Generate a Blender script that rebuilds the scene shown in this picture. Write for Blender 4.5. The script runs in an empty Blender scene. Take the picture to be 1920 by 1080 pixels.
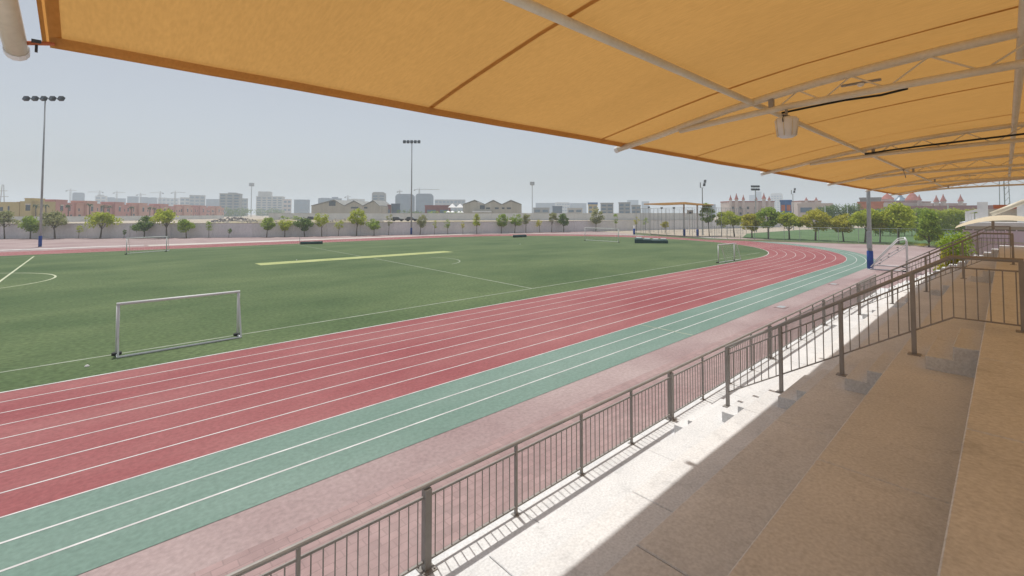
import bpy, math, random
from mathutils import Vector, Matrix

# ------------------------------------------------------------------ camera, sky, sun, exposure
scene = bpy.context.scene
R = math.radians
H = 6.0                    # eye height above the track
F = 853.33                 # focal length in photo pixels (16 mm on 36 mm, 1920 wide)
TH = R(2.0)                # slight upward pitch
HOR = 401.0
PY = HOR - F * math.tan(TH)
YAW = R(47.3)              # angle between the view axis and the track direction (+X)
cam = bpy.data.cameras.new('camera'); camo = bpy.data.objects.new('camera', cam)
scene.collection.objects.link(camo); scene.camera = camo
cam.lens = 16.0; cam.sensor_width = 36.0; cam.sensor_fit = 'HORIZONTAL'
cam.shift_y = -(540.0 - PY) / 1920.0
cam.clip_start = 0.05; cam.clip_end = 20000
camo.location = (0, 0, H)
camo.rotation_euler = (math.pi / 2 + TH, 0, YAW - math.pi / 2)

SUN_EL = R(73.5); SUN_AZ = R(12.0)      # from the field side, azimuth measured from +Y towards +X
sdir = Vector((math.cos(SUN_EL) * math.sin(SUN_AZ), math.cos(SUN_EL) * math.cos(SUN_AZ), math.sin(SUN_EL)))
world = bpy.data.worlds.new('World'); scene.world = world; world.use_nodes = True
wn = world.node_tree; wn.nodes.clear()
sky = wn.nodes.new('ShaderNodeTexSky'); sky.sky_type = 'NISHITA'; sky.sun_disc = False
sky.sun_elevation = SUN_EL; sky.sun_rotation = SUN_AZ
sky.air_density = 1.0; sky.dust_density = 2.0; sky.ozone_density = 1.0; sky.altitude = 0
hsv = wn.nodes.new('ShaderNodeHueSaturation'); hsv.inputs['Saturation'].default_value = 0.42
bg = wn.nodes.new('ShaderNodeBackground'); bg.inputs['Strength'].default_value = 0.094
wo = wn.nodes.new('ShaderNodeOutputWorld')
wn.links.new(sky.outputs[0], hsv.inputs['Color']); wn.links.new(hsv.outputs[0], bg.inputs['Color'])
wn.links.new(bg.outputs[0], wo.inputs['Surface'])
sl = bpy.data.lights.new('sun', 'SUN'); sl.energy = 3.1; sl.angle = R(0.8); sl.color = (1.0, 0.96, 0.89)
so = bpy.data.objects.new('sun', sl); scene.collection.objects.link(so)
so.rotation_euler = sdir.to_track_quat('Z', 'Y').to_euler(); so.location = (0, 40, 120)
scene.view_settings.view_transform = 'Standard'; scene.view_settings.look = 'None'
scene.view_settings.exposure = 0.2; scene.view_settings.gamma = 1.0
scene.view_settings.use_curve_mapping = False
try:
    scene.cycles.max_bounces = 8; scene.cycles.diffuse_bounces = 4; scene.cycles.volume_bounces = 1
    scene.cycles.transmission_bounces = 4; scene.cycles.transparent_max_bounces = 12
except Exception:
    pass

# ------------------------------------------------------------------ helpers
col = scene.collection
rnd = random.Random(7)
fw = Vector((math.cos(YAW), math.sin(YAW), 0)); rt = Vector((math.sin(YAW), -math.cos(YAW), 0)); UP = Vector((0, 0, 1))
f2 = fw * math.cos(TH) + UP * math.sin(TH); u2 = UP * math.cos(TH) - fw * math.sin(TH)
CAM = Vector((0, 0, H))
def ray(x, y): return f2 + rt * ((x - 960) / F) + u2 * ((PY - y) / F)
def gz(x, y, z=0.0):
    r = ray(x, y); return CAM + r * ((z - H) / r.z)
def gu(x, y, u):
    r = ray(x, y); return CAM + r * (u / r.x)
def gv(x, y, v):
    r = ray(x, y); return CAM + r * (v / r.y)
def at(x, D, z=0.0):                     # a place D metres ahead, under photo column x
    p = fw * D + rt * ((x - 960) / F * D); return Vector((p.x, p.y, z))
def zat(y, D): return H + (HOR - y) / F * D
def wid(px, D): return px / F * D
def zcol(base, y):                       # height of a thing standing at base whose top shows at row y
    D = base.x * fw.x + base.y * fw.y
    return zat(y, D)

def tag(o, label=None, cat=None, group=None, kind=None):
    if label: o['label'] = label
    if cat: o['category'] = cat
    if group: o['group'] = group
    if kind: o['kind'] = kind
    return o

def thing(name, label, cat, loc=(0, 0, 0), rz=0.0, group=None):
    o = bpy.data.objects.new(name, None); col.objects.link(o)
    o.location = loc; o.rotation_euler = (0, 0, rz); o.empty_display_size = 0.3
    return tag(o, label, cat, group)

class MB:
    def __init__(s): s.v = []; s.f = []
    def add(s, vs, fs):
        n = len(s.v); s.v += [tuple(p) for p in vs]; s.f += [tuple(i + n for i in q) for q in fs]; return s
    def box(s, x0, x1, y0, y1, z0, z1):
        return s.add([(x0,y0,z0),(x1,y0,z0),(x1,y1,z0),(x0,y1,z0),(x0,y0,z1),(x1,y0,z1),(x1,y1,z1),(x0,y1,z1)],
                     [(3,2,1,0),(4,5,6,7),(0,1,5,4),(1,2,6,5),(2,3,7,6),(3,0,4,7)])
    def bbox(s, x0, x1, y0, y1, z0, z1, b):      # box with bevelled top edges
        return s.add([(x0,y0,z0),(x1,y0,z0),(x1,y1,z0),(x0,y1,z0),
                      (x0,y0,z1-b),(x1,y0,z1-b),(x1,y1,z1-b),(x0,y1,z1-b),
                      (x0+b,y0+b,z1),(x1-b,y0+b,z1),(x1-b,y1-b,z1),(x0+b,y1-b,z1)],
                     [(3,2,1,0),(0,1,5,4),(1,2,6,5),(2,3,7,6),(3,0,4,7),
                      (4,5,9,8),(5,6,10,9),(6,7,11,10),(7,4,8,11),(8,9,10,11)])
    def tube(s, pts, r, n=8, cap=True, r2=None):
        pts = [Vector(p) for p in pts]; rings = []
        m = len(pts)
        for i, p in enumerate(pts):
            d = (pts[min(i+1, m-1)] - pts[max(i-1, 0)]).normalized()
            a = Vector((0,0,1)) if abs(d.z) < 0.9 else Vector((1,0,0))
            e1 = d.cross(a).normalized(); e2 = d.cross(e1).normalized()
            rr = r if r2 is None else r + (r2 - r) * i / max(1, m - 1)
            rings.append([p + (e1*math.cos(2*math.pi*k/n + math.pi/n) + e2*math.sin(2*math.pi*k/n + math.pi/n)) * rr for k in range(n)])
        vs = [q for ring in rings for q in ring]; fs = []
        for i in range(m - 1):
            for k in range(n):
                fs.append((i*n+k, i*n+(k+1) % n, (i+1)*n+(k+1) % n, (i+1)*n+k))
        if cap:
            fs.append(tuple(range(n))[::-1]); fs.append(tuple((m-1)*n+k for k in range(n)))
        return s.add(vs, fs)
    def bar(s, p0, p1, w, h):                   # rectangular bar, width w horizontally, height h
        p0 = Vector(p0); p1 = Vector(p1); d = (p1-p0).normalized()
        a = UP if abs(d.z) < 0.95 else Vector((0,1,0))
        e1 = d.cross(a).normalized()*w/2; e2 = e1.cross(d).normalized()*h/2
        vs = [p+e1*i+e2*j for p in (p0,p1) for i, j in ((-1,-1),(1,-1),(1,1),(-1,1))]
        return s.add(vs, [(0,1,2,3)[::-1],(4,5,6,7),(0,1,5,4),(1,2,6,5),(2,3,7,6),(3,0,4,7)])
    def lathe(s, prof, n=12, c=(0,0,0)):
        c = Vector(c); m = len(prof)
        vs = [c + Vector((r*math.cos(2*math.pi*k/n), r*math.sin(2*math.pi*k/n), z)) for r, z in prof for k in range(n)]
        fs = [(i*n+k, i*n+(k+1)%n, (i+1)*n+(k+1)%n, (i+1)*n+k) for i in range(m-1) for k in range(n)]
        fs.append(tuple(range(n))[::-1]); fs.append(tuple((m-1)*n+k for k in range(n)))
        return s.add(vs, fs)
    def prism(s, pts, y0, y1):                   # polygon in XZ extruded along Y
        n = len(pts)
        vs = [(x,y0,z) for x, z in pts] + [(x,y1,z) for x, z in pts]
        fs = [tuple(range(n)), tuple(range(2*n-1, n-1, -1))] + [(i, i+n, (i+1)%n+n, (i+1)%n) for i in range(n)]
        return s.add(vs, fs)
    def build(s, name, mat, parent=None, world=False, smooth=False):
        me = bpy.data.meshes.new(name); vs = s.v
        if world and parent is not None:
            off = Vector((0,0,0)); q = parent
            while q is not None: off += Vector(q.location); q = q.parent
            vs = [(p[0]-off.x, p[1]-off.y, p[2]-off.z) for p in vs]
        me.from_pydata(vs, [], s.f); me.materials.append(mat); me.update()
        if smooth:
            for p in me.polygons: p.use_smooth = True
        o = bpy.data.objects.new(name, me); col.objects.link(o)
        if parent is not None: o.parent = parent
        return o

def inst(name, src, parent, loc=(0,0,0), rz=0.0, scale=None):
    o = bpy.data.objects.new(name, src.data if hasattr(src, 'data') else src); col.objects.link(o)
    o.parent = parent; o.location = loc; o.rotation_euler = (0,0,rz)
    if scale: o.scale = scale
    return o

def copy_tree(o, parent=None):
    c = o.copy(); col.objects.link(c); c.parent = parent
    for ch in list(o.children): copy_tree(ch, c)
    return c

# ------------------------------------------------------------------ materials
def mat(name, c, rough=0.8, var=0.12, scale=3.0, c2=None, metal=0.0, bump=0.0, bscale=None, spec=0.3, stretch=None, fine=0.0, stain=None, fscale=None):
    m = bpy.data.materials.new(name); m.use_nodes = True; t = m.node_tree; N = t.nodes; L = t.links
    b = N['Principled BSDF']; b.inputs['Roughness'].default_value = rough; b.inputs['Metallic'].default_value = metal
    b.inputs['Specular IOR Level'].default_value = spec
    tc = N.new('ShaderNodeTexCoord'); src = tc.outputs['Object']
    ge = N.new('ShaderNodeNewGeometry'); src = ge.outputs['Position']
    if stretch:
        mp = N.new('ShaderNodeMapping'); mp.inputs['Scale'].default_value = stretch
        L.new(src, mp.inputs['Vector']); src = mp.outputs[0]
    n1 = N.new('ShaderNodeTexNoise'); n1.inputs['Scale'].default_value = scale; n1.inputs['Detail'].default_value = 6; n1.inputs['Roughness'].default_value = 0.62
    L.new(src, n1.inputs['Vector'])
    if c2 is None: c2 = tuple(min(1, x*(1+var*2)) for x in c); c1 = tuple(x*(1-var*2) for x in c)
    else: c1 = c
    rp = N.new('ShaderNodeValToRGB'); rp.color_ramp.elements[0].position = 0.32; rp.color_ramp.elements[1].position = 0.68
    rp.color_ramp.elements[0].color = (*c1, 1); rp.color_ramp.elements[1].color = (*c2, 1)
    L.new(n1.outputs['Fac'], rp.inputs['Fac']); out = rp.outputs['Color']
    if fine > 0:
        n3 = N.new('ShaderNodeTexNoise'); n3.inputs['Scale'].default_value = fscale or scale*14; n3.inputs['Detail'].default_value = 4
        L.new(ge.outputs['Position'] if fscale else src, n3.inputs['Vector'])
        mr = N.new('ShaderNodeMapRange'); mr.inputs['From Min'].default_value = 0.3; mr.inputs['From Max'].default_value = 0.7
        mr.inputs['To Min'].default_value = 1-fine; mr.inputs['To Max'].default_value = 1+fine*0.6
        L.new(n3.outputs['Fac'], mr.inputs['Value'])
        mx = N.new('ShaderNodeMix'); mx.data_type = 'RGBA'; mx.blend_type = 'MULTIPLY'; mx.inputs['Factor'].default_value = 1
        L.new(out, mx.inputs[6]); L.new(mr.outputs[0], mx.inputs[7]); out = mx.outputs[2]
    if stain:
        n4 = N.new('ShaderNodeTexNoise'); n4.inputs['Scale'].default_value = stain[1]; n4.inputs['Detail'].default_value = 9; n4.inputs['Roughness'].default_value = .7
        n4.inputs['Distortion'].default_value = .6
        L.new(ge.outputs['Position'], n4.inputs['Vector'])
        m4 = N.new('ShaderNodeMapRange'); m4.inputs['From Min'].default_value = .54; m4.inputs['From Max'].default_value = .68
        m4.inputs['To Min'].default_value = 1; m4.inputs['To Max'].default_value = stain[0]
        L.new(n4.outputs['Fac'], m4.inputs['Value'])
        x4 = N.new('ShaderNodeMix'); x4.data_type = 'RGBA'; x4.blend_type = 'MULTIPLY'; x4.inputs['Factor'].default_value = 1
        L.new(out, x4.inputs[6]); L.new(m4.outputs[0], x4.inputs[7]); out = x4.outputs[2]
    L.new(out, b.inputs['Base Color'])
    if bump > 0:
        n2 = N.new('ShaderNodeTexNoise'); n2.inputs['Scale'].default_value = bscale or scale*8; n2.inputs['Detail'].default_value = 5
        L.new(src, n2.inputs['Vector'])
        bp = N.new('ShaderNodeBump'); bp.inputs['Strength'].default_value = bump; bp.inputs['Distance'].default_value = 0.02
        L.new(n2.outputs['Fac'], bp.inputs['Height']); L.new(bp.outputs[0], b.inputs['Normal'])
    return m

M = {}
M['sand'] = mat('sand', (.36,.30,.23), scale=.03, c2=(.46,.40,.32), fine=.15)
M['turf'] = mat('turf', (.070,.112,.048), scale=.10, c2=(.128,.172,.078), rough=.9, stain=(.90,.25), fine=.30, fscale=5.0, spec=.15, stretch=(.7,1.2,1))
M['turf2'] = mat('turf_training', (.085,.15,.062), scale=.12, c2=(.12,.19,.085), rough=.9, fine=.15, spec=.15)
M['red'] = mat('track_red', (.26,.072,.078), scale=.16, c2=(.325,.135,.132), rough=.85, stain=(1.12,.7), fine=.16, fscale=9.0, stretch=(.5,1.3,1), bump=.15, bscale=60, spec=.2)
M['green_lane'] = mat('track_green', (.145,.225,.185), scale=.2, c2=(.20,.28,.24), rough=.85, stain=(.92,.9), fine=.14, fscale=9.0, stretch=(.5,1.3,1), bump=.15, bscale=60, spec=.2)
M['apron'] = mat('apron_pink', (.30,.215,.212), scale=.15, c2=(.40,.315,.305), rough=.88, stain=(.90,.9), fine=.15, fscale=9.0, spec=.2)
M['line'] = mat('line_paint', (.48,.46,.45), scale=1.5, c2=(.68,.67,.65), rough=.7)
M['line_faint'] = mat('line_worn', (.22,.26,.18), scale=.8, c2=(.38,.41,.33), rough=.8)
M['line_y'] = mat('line_yellowish', (.40,.43,.28), scale=.8, c2=(.55,.57,.42), rough=.8)
M['strip'] = mat('cricket_mat', (.33,.37,.14), scale=.5, c2=(.44,.47,.22), rough=.9, fine=.15)
M['path'] = mat('pale_concrete', (.50,.47,.42), scale=.3, c2=(.60,.57,.52), fine=.1)
M['stand'] = mat('stand_concrete', (.60,.61,.62), scale=.9, c2=(.71,.715,.72), rough=.85, fine=.15, fscale=38.0, bump=.05, bscale=90, stain=(.86,3.4))
M['joint'] = mat('joint_filler', (.16,.15,.13), scale=4)
M['rail'] = mat('rail_paint', (.24,.225,.21), scale=3, c2=(.31,.29,.27), rough=.5, spec=.4)
M['rail_dark'] = mat('rail_plate', (.10,.09,.08), scale=5, rough=.6)
M['cream'] = mat('cream_steel', (.62,.55,.42), scale=2, c2=(.72,.66,.53), rough=.45, spec=.45, fine=.06)
M['white_steel'] = mat('white_steel', (.68,.68,.68), scale=2, c2=(.78,.78,.77), rough=.45)
M['galv'] = mat('galvanised', (.33,.35,.36), scale=1.5, c2=(.43,.45,.46), rough=.5, metal=.3)
M['lamp_dark'] = mat('lamp_housing', (.06,.065,.07), scale=4, rough=.5)
M['blue_pad'] = mat('blue_pad', (.015,.05,.26), scale=1.2, c2=(.025,.08,.36), rough=.6)
M['black'] = mat('black_rubber', (.015,.015,.015), scale=4, rough=.6)
M['mat_green'] = mat('mat_green', (.008,.045,.045), scale=1, c2=(.02,.075,.07), rough=.55)
M['mat_grey'] = mat('mat_top', (.35,.42,.40), scale=1, c2=(.45,.5,.48), rough=.7)
M['wall'] = mat('perimeter_plaster', (.69,.67,.68), scale=.25, c2=(.80,.78,.79), fine=.08, stretch=(1,1,.5))
M['wall_far'] = mat('far_wall', (.60,.61,.60), scale=.2, c2=(.72,.72,.70), fine=.08)
M['trunk'] = mat('bark', (.10,.08,.06), scale=5, c2=(.18,.145,.11), bump=.3)
M['glass'] = mat('window_glass', (.03,.045,.06), scale=1, c2=(.07,.09,.11), rough=.15, spec=.6)
M['pink'] = mat('pink_plaster', (.50,.235,.205), scale=.2, c2=(.58,.30,.265), fine=.06)
M['pink2'] = mat('salmon_plaster', (.54,.30,.235), scale=.2, c2=(.62,.37,.30), fine=.06)
M['yellow'] = mat('yellow_plaster', (.50,.40,.18), scale=.2, c2=(.58,.47,.23), fine=.06)
M['trim'] = mat('trim_plaster', (.62,.56,.48), scale=.3)
M['beige'] = mat('beige_cladding', (.42,.39,.32), scale=.2, c2=(.52,.48,.41), stretch=(3,3,.3))
M['roof_grey'] = mat('roof_sheet', (.22,.22,.21), scale=.4, c2=(.32,.32,.30))
M['roof_red'] = mat('roof_red', (.30,.08,.06), scale=.5, c2=(.42,.15,.12))
M['maroon'] = mat('maroon_wall', (.22,.07,.065), scale=.3, c2=(.30,.11,.10))
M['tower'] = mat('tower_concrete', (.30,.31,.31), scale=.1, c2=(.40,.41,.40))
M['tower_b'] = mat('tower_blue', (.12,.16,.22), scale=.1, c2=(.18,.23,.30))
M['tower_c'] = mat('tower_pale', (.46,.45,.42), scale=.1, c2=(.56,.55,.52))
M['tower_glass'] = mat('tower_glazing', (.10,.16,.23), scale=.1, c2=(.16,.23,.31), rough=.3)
M['castle'] = mat('castle_plaster', (.56,.47,.43), scale=.2, c2=(.66,.57,.53))
M['bluebox'] = mat('blue_panel', (.05,.15,.36), scale=.3)
M['orange'] = mat('orange_panel', (.48,.15,.07), scale=.3)
M['lilac'] = mat('lilac_sheet', (.72,.58,.69), scale=.8, c2=(.80,.67,.77))
M['crane'] = mat('crane_steel', (.28,.26,.22), scale=1)
M['rubble'] = mat('rubble', (.30,.27,.24), scale=.25, c2=(.55,.50,.44), fine=.2)
M['rubble2'] = mat('rubble_dark', (.09,.085,.09), scale=.3, c2=(.22,.20,.20))
M['car'] = mat('car_paint', (.03,.025,.035), scale=1, rough=.25, spec=.6)
M['car_w'] = mat('car_white', (.6,.6,.6), scale=1, rough=.25, spec=.6)
M['lens'] = mat('lamp_lens', (.75,.75,.72), scale=3, rough=.2, spec=.6)
M['hedge_b'] = mat('paving_brick', (.38,.28,.26), scale=.5)

def leafmat(name, a, b):
    m = bpy.data.materials.new(name); m.use_nodes = True; t = m.node_tree; N = t.nodes; L = t.links
    ge = N.new('ShaderNodeNewGeometry'); rp = N.new('ShaderNodeValToRGB')
    rp.color_ramp.elements[0].color = (*a, 1); rp.color_ramp.elements[1].color = (*b, 1)
    L.new(ge.outputs['Random Per Island'], rp.inputs['Fac'])
    p = N['Principled BSDF']; p.inputs['Roughness'].default_value = .6; p.inputs['Specular IOR Level'].default_value = .25
    tr = N.new('ShaderNodeBsdfTranslucent'); mx = N.new('ShaderNodeMixShader'); mx.inputs[0].default_value = .5
    L.new(rp.outputs[0], p.inputs['Base Color']); L.new(rp.outputs[0], tr.inputs['Color'])
    L.new(p.outputs[0], mx.inputs[1]); L.new(tr.outputs[0], mx.inputs[2]); L.new(mx.outputs[0], N['Material Output'].inputs['Surface'])
    return m
M['leaf_bright'] = leafmat('leaf_bright', (.32,.39,.035), (.58,.62,.09))
M['leaf_green'] = leafmat('leaf_green', (.20,.31,.045), (.43,.54,.09))
M['leaf_dark'] = leafmat('leaf_dark', (.095,.165,.04), (.24,.33,.085))
M['leaf_olive'] = leafmat('leaf_olive', (.26,.28,.12), (.46,.47,.23))
M['leaf_yellow'] = leafmat('leaf_yellow', (.40,.39,.04), (.62,.58,.10))
M['leaf_palm'] = leafmat('leaf_palm', (.04,.07,.03), (.09,.12,.05))

def fabric(name, c, tc, mixf):
    m = bpy.data.materials.new(name); m.use_nodes = True; t = m.node_tree; N = t.nodes; L = t.links
    ge = N.new('ShaderNodeNewGeometry')
    mp = N.new('ShaderNodeMapping'); mp.inputs['Scale'].default_value = (1.0, .35, 1)
    L.new(ge.outputs['Position'], mp.inputs['Vector'])
    n = N.new('ShaderNodeTexNoise'); n.inputs['Scale'].default_value = 1.3; n.inputs['Detail'].default_value = 7; n.inputs['Roughness'].default_value = .65
    L.new(mp.outputs[0], n.inputs['Vector'])
    w = N.new('ShaderNodeTexNoise'); w.inputs['Scale'].default_value = 60; w.inputs['Detail'].default_value = 3
    mp2 = N.new('ShaderNodeMapping'); mp2.inputs['Scale'].default_value = (1.0, .12, 1); L.new(ge.outputs['Position'], mp2.inputs['Vector']); L.new(mp2.outputs[0], w.inputs['Vector'])
    def vari(cc):
        r = N.new('ShaderNodeValToRGB'); r.color_ramp.elements[0].position = .3; r.color_ramp.elements[1].position = .7
        r.color_ramp.elements[0].color = (*[x*.95 for x in cc], 1); r.color_ramp.elements[1].color = (*[x*1.04 for x in cc], 1)
        L.new(n.outputs['Fac'], r.inputs['Fac'])
        r2 = N.new('ShaderNodeMapRange'); r2.inputs['From Min'].default_value = .3; r2.inputs['From Max'].default_value = .7; r2.inputs['To Min'].default_value = .92; r2.inputs['To Max'].default_value = 1.05
        L.new(w.outputs['Fac'], r2.inputs['Value'])
        x = N.new('ShaderNodeMix'); x.data_type = 'RGBA'; x.blend_type = 'MULTIPLY'; x.inputs['Factor'].default_value = 1
        L.new(r.outputs[0], x.inputs[6]); L.new(r2.outputs[0], x.inputs[7]); return x.outputs[2]
    d = N.new('ShaderNodeBsdfDiffuse'); tr = N.new('ShaderNodeBsdfTranslucent')
    L.new(vari(c), d.inputs['Color']); L.new(vari(tc), tr.inputs['Color'])
    mx = N.new('ShaderNodeMixShader'); mx.inputs[0].default_value = mixf
    L.new(d.outputs[0], mx.inputs[1]); L.new(tr.outputs[0], mx.inputs[2])
    N.remove(N['Principled BSDF']); L.new(mx.outputs[0], N['Material Output'].inputs['Surface'])
    return m
M['fabric'] = fabric('shade_cloth', (.48,.285,.105), (.45,.245,.074), .55)
M['seam'] = fabric('shade_cloth_doubled', (.54,.31,.11), (.56,.30,.09), .56)
M['cream_cloth'] = fabric('cream_shade_cloth', (.72,.62,.46), (.6,.48,.32), .3)

def brickmat():
    m = mat('apron_pavers', (.30,.205,.20), scale=.3, c2=(.36,.265,.255), fine=.1)
    t = m.node_tree; N = t.nodes; L = t.links
    b = N['Principled BSDF']; src = b.inputs['Base Color'].links[0].from_socket
    ge = N.new('ShaderNodeNewGeometry'); br = N.new('ShaderNodeTexBrick')
    br.inputs['Scale'].default_value = 1; br.inputs['Brick Width'].default_value = .4; br.inputs['Row Height'].default_value = .2
    br.inputs['Mortar Size'].default_value = .012
    br.inputs['Color1'].default_value = (.92,.92,.92,1); br.inputs['Color2'].default_value = (1.08,1.05,1.05,1); br.inputs['Mortar'].default_value = (.84,.84,.84,1)
    L.new(ge.outputs['Position'], br.inputs['Vector'])
    mx = N.new('ShaderNodeMix'); mx.data_type = 'RGBA'; mx.blend_type = 'MULTIPLY'; mx.inputs['Factor'].default_value = 1
    L.new(src, mx.inputs[6]); L.new(br.outputs['Color'], mx.inputs[7]); L.new(mx.outputs[2], b.inputs['Base Color'])
    return m
M['pavers'] = brickmat()

ORD = ['first','second','third','fourth','fifth','sixth','seventh','eighth','ninth','tenth','eleventh','twelfth','thirteenth','fourteenth','fifteenth','sixteenth','seventeenth','eighteenth','nineteenth','twentieth']
TENS = {20:'twenty', 30:'thirty', 40:'forty'}
def ordinal(i):                                 # 0-based
    n = i + 1
    if n <= 20: return ORD[i]
    t = n // 10 * 10
    if n % 10 == 0: return {30:'thirtieth', 40:'fortieth'}[n]
    return TENS[t] + '-' + ORD[n - t - 1]

# ------------------------------------------------------------------ ground, pitch, track
def sheet(name, pts, z, m, parent=None):
    b = MB(); b.add([(p[0], p[1], z) for p in pts], [tuple(range(len(pts)))])
    o = b.build(name, m, parent)
    if parent is None: tag(o, kind='structure')
    return o

sheet('ground', [(-3500,-3500),(6500,-3500),(6500,6500),(-3500,6500)], -0.03, M['sand'])
U0, V0, RI = 65.0, 60.0, 37.0               # bend centre and inner radius
UL = -22.0                                    # centre of the other bend
def oval(r, n=48):
    pts = [(U0 + r*math.sin(math.pi*k/n), V0 - r*math.cos(math.pi*k/n)) for k in range(n+1)]
    pts += [(UL - r*math.sin(math.pi*k/n), V0 + r*math.cos(math.pi*k/n)) for k in range(n+1)]
    return pts
def ring(name, r0, r1, z, m, parent=None):
    a = oval(r0); b_ = oval(r1); n = len(a)
    mb = MB(); mb.add([(p[0],p[1],z) for p in a] + [(p[0],p[1],z) for p in b_], [(i, i+n, (i+1)%n+n, (i+1)%n) for i in range(n)])
    o = mb.build(name, m, parent)
    if parent is None: tag(o, kind='structure')
    return o
LANE = 1.175
RO = RI + 8*LANE
apron_pts = [(-60,5.0),(118,5.0),(118,40),(118,75),(128,97),(96.5,105.6),(30.5,131),(-16.5,165.5),(-60,198)]
sheet('apron', apron_pts, 0.0, M['apron'])
sheet('paved_strip', [(-60,4.9),(62,4.9),(62,9.35),(-60,9.35)], 0.006, M['pavers'])
pitch = MB(); op = oval(RI); pitch.add([(p[0],p[1],0.012) for p in op], [tuple(range(len(op)))])
pitch = tag(pitch.build('grass_pitch', M['turf']), kind='structure')
track = ring('running_track', RI, RO, 0.010, M['red'])
ring('kerb_line', RI-0.03, RI+0.07, 0.018, M['line'], track)
for k in range(1, 9):
    ring('lane_line', RI + k*LANE - 0.025, RI + k*LANE + 0.025, 0.0145, M['line'], track)
# green outer lanes: the near straight and the bend as far as it runs
def arcband(name, r0, r1, z, m, parent=None, a1=1.9, u_end=-60, a0=0.0):
    n = 44; A = []; B = []
    for L_, r in ((A, r0), (B, r1)):
        if a0 == 0: L_.append((u_end, V0 - r))
        for k in range(n+1):
            a = a0+(a1-a0)*k/n; L_.append((U0 + r*math.sin(a), V0 - r*math.cos(a)))
    q = len(A); mb = MB(); mb.add([(p[0],p[1],z) for p in A+B], [(i, i+q, i+1+q, i+1) for i in range(q-1)])
    o = mb.build(name, m, parent)
    if parent is None: tag(o, kind='structure')
    return o
gl = arcband('warm_up_lanes', RO, RO+3.0, 0.009, M['green_lane'])
for r in (1.05, 2.02):
    arcband('lane_line', RO+r-.03, RO+r+.03, 0.0135, M['line'], gl)
sheet('start_line', [(21.9,10.6),(22.0,10.6),(22.0,13.6),(21.9,13.6)], 0.0138, M['line_faint'], gl)
# pale concrete runway and strips beyond the far straight
sheet('jump_runway', [(-30,111.6),(7.5,111.2),(7.5,113.2),(-30,114.2)], 0.008, M['line'])
sheet('far_path', [(8,108.2),(84,107.2),(84,109.6),(8,112.5)], 0.006, M['path'])
arcband('bend_path', RO+3.0, RO+4.4, 0.0075, M['path'], None, a1=2.6, a0=1.25)

# markings on the pitch
def stripe(p0, p1, w, m, z=0.018):
    p0 = Vector((p0[0],p0[1],0)); p1 = Vector((p1[0],p1[1],0)); d = (p1-p0).normalized(); n = Vector((-d.y,d.x,0))*w/2
    return sheet('pitch_line', [p0+n, p0-n, p1-n, p1+n], z, m, pitch)
def arc(c, r, a0, a1, w, m, z=0.0185):
    n = 36; pts = [(c[0]+q*math.cos(a0+(a1-a0)*k/n), c[1]+q*math.sin(a0+(a1-a0)*k/n)) for q in (r-w/2, r+w/2) for k in range(n+1)]
    mb = MB(); mb.add([(p[0],p[1],z) for p in pts], [(i, i+1, i+n+2, i+n+1) for i in range(n)])
    return mb.build('pitch_line', m, pitch)
stripe((-20,25.9),(76,25.9), .12, M['line_faint'])                 # near touch line
stripe((-20,93),(70,93), .12, M['line_faint'])
stripe((-5.85,50),(-5.85,93), .17, M['line_y'])                    # line across the pitch, far left
arc((-11.0,61.5), 8.6, -1.3, 1.3, .16, M['line_y'])
stripe((26.1,25.9),(28.1,58), .13, M['line_faint'])
stripe((28.1,62),(29.5,93), .12, M['line_faint'])
pa = gz(838,484); arc((pa.x-6.0, pa.y-1.0), 6.0, -1.2, 0.6, .14, M['line_faint'])
sheet('cricket_strip', [(14.6,58.9),(41.9,58.9),(41.9,61.6),(14.6,61.6)], 0.022, M['strip'], pitch)
for (px, py) in ((163,688),(556,488),(975,458)):
    p = gz(px, py); b = MB(); b.lathe([(.02,0),(.075,.0),(.08,.02),(.05,.06),(.015,.075)], 10)
    o = b.build('marker_cone', M['line']); o.location = (p.x, p.y, .014)
    tag(o, {163:'small white marker on the turf beside the near goal', 556:'small pale marker on the yellow cricket strip', 975:'small white marker on the far turf before the red bend'}[px], 'marker', 'small markers on the pitch')

# training pitch beyond the bend
t2 = [gz(*p) for p in ((1392,446),(1500,452.6),(1650,457),(1800,461),(1990,468),(1990,424),(1640,427),(1500,431),(1400,438))]
sheet('training_pitch', [(p.x,p.y) for p in t2], 0.02, M['turf2'])
stripe2 = [gz(*p) for p in ((1190,436),(1330,447),(1800,459),(1800,463),(1330,450),(1190,440))]
sheet('planting_strip', [(p.x,p.y) for p in stripe2], 0.016, mat('dry_grass', (.055,.085,.03), scale=.6, c2=(.15,.15,.07)))

# raised lot beyond the perimeter wall
WALL = [(-62,200),(-16.2,165.4),(30.5,131),(96.2,105.6),(144.3,92.4),(230,69)]
FARL = [(-1500,1500),(-600,4200),(500,4600),(1700,4400),(2900,3200),(3900,1500)]
lotb = MB(); nW = len(WALL)
lotb.add([(x, y+.3, 2.6) for x, y in WALL] + [(x, y, 2.6) for x, y in FARL], [(i, i+1, nW+i+1, nW+i) for i in range(nW-1)])
tag(lotb.build('raised_lot', M['sand']), kind='structure')
def before_wall(x, inset):                # the place in front of the wall under photo column x
    d = at(x, 1.0); best = None
    for (ax, ay), (bx, by) in zip(WALL, WALL[1:]):
        ex, ey = bx-ax, by-ay; den = d.x*ey - d.y*ex
        if abs(den) < 1e-9: continue
        t_ = (ax*ey - ay*ex)/den; s_ = (ax*d.y - ay*d.x)/den
        if 0 <= s_ <= 1 and t_ > 0:
            n = Vector((ey, -ex, 0)).normalized()
            if n.y > 0: n = -n
            best = Vector((d.x*t_, d.y*t_, 0)); k = inset/abs(d.normalized().dot(n)); best -= d.normalized()*k
    return best

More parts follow.
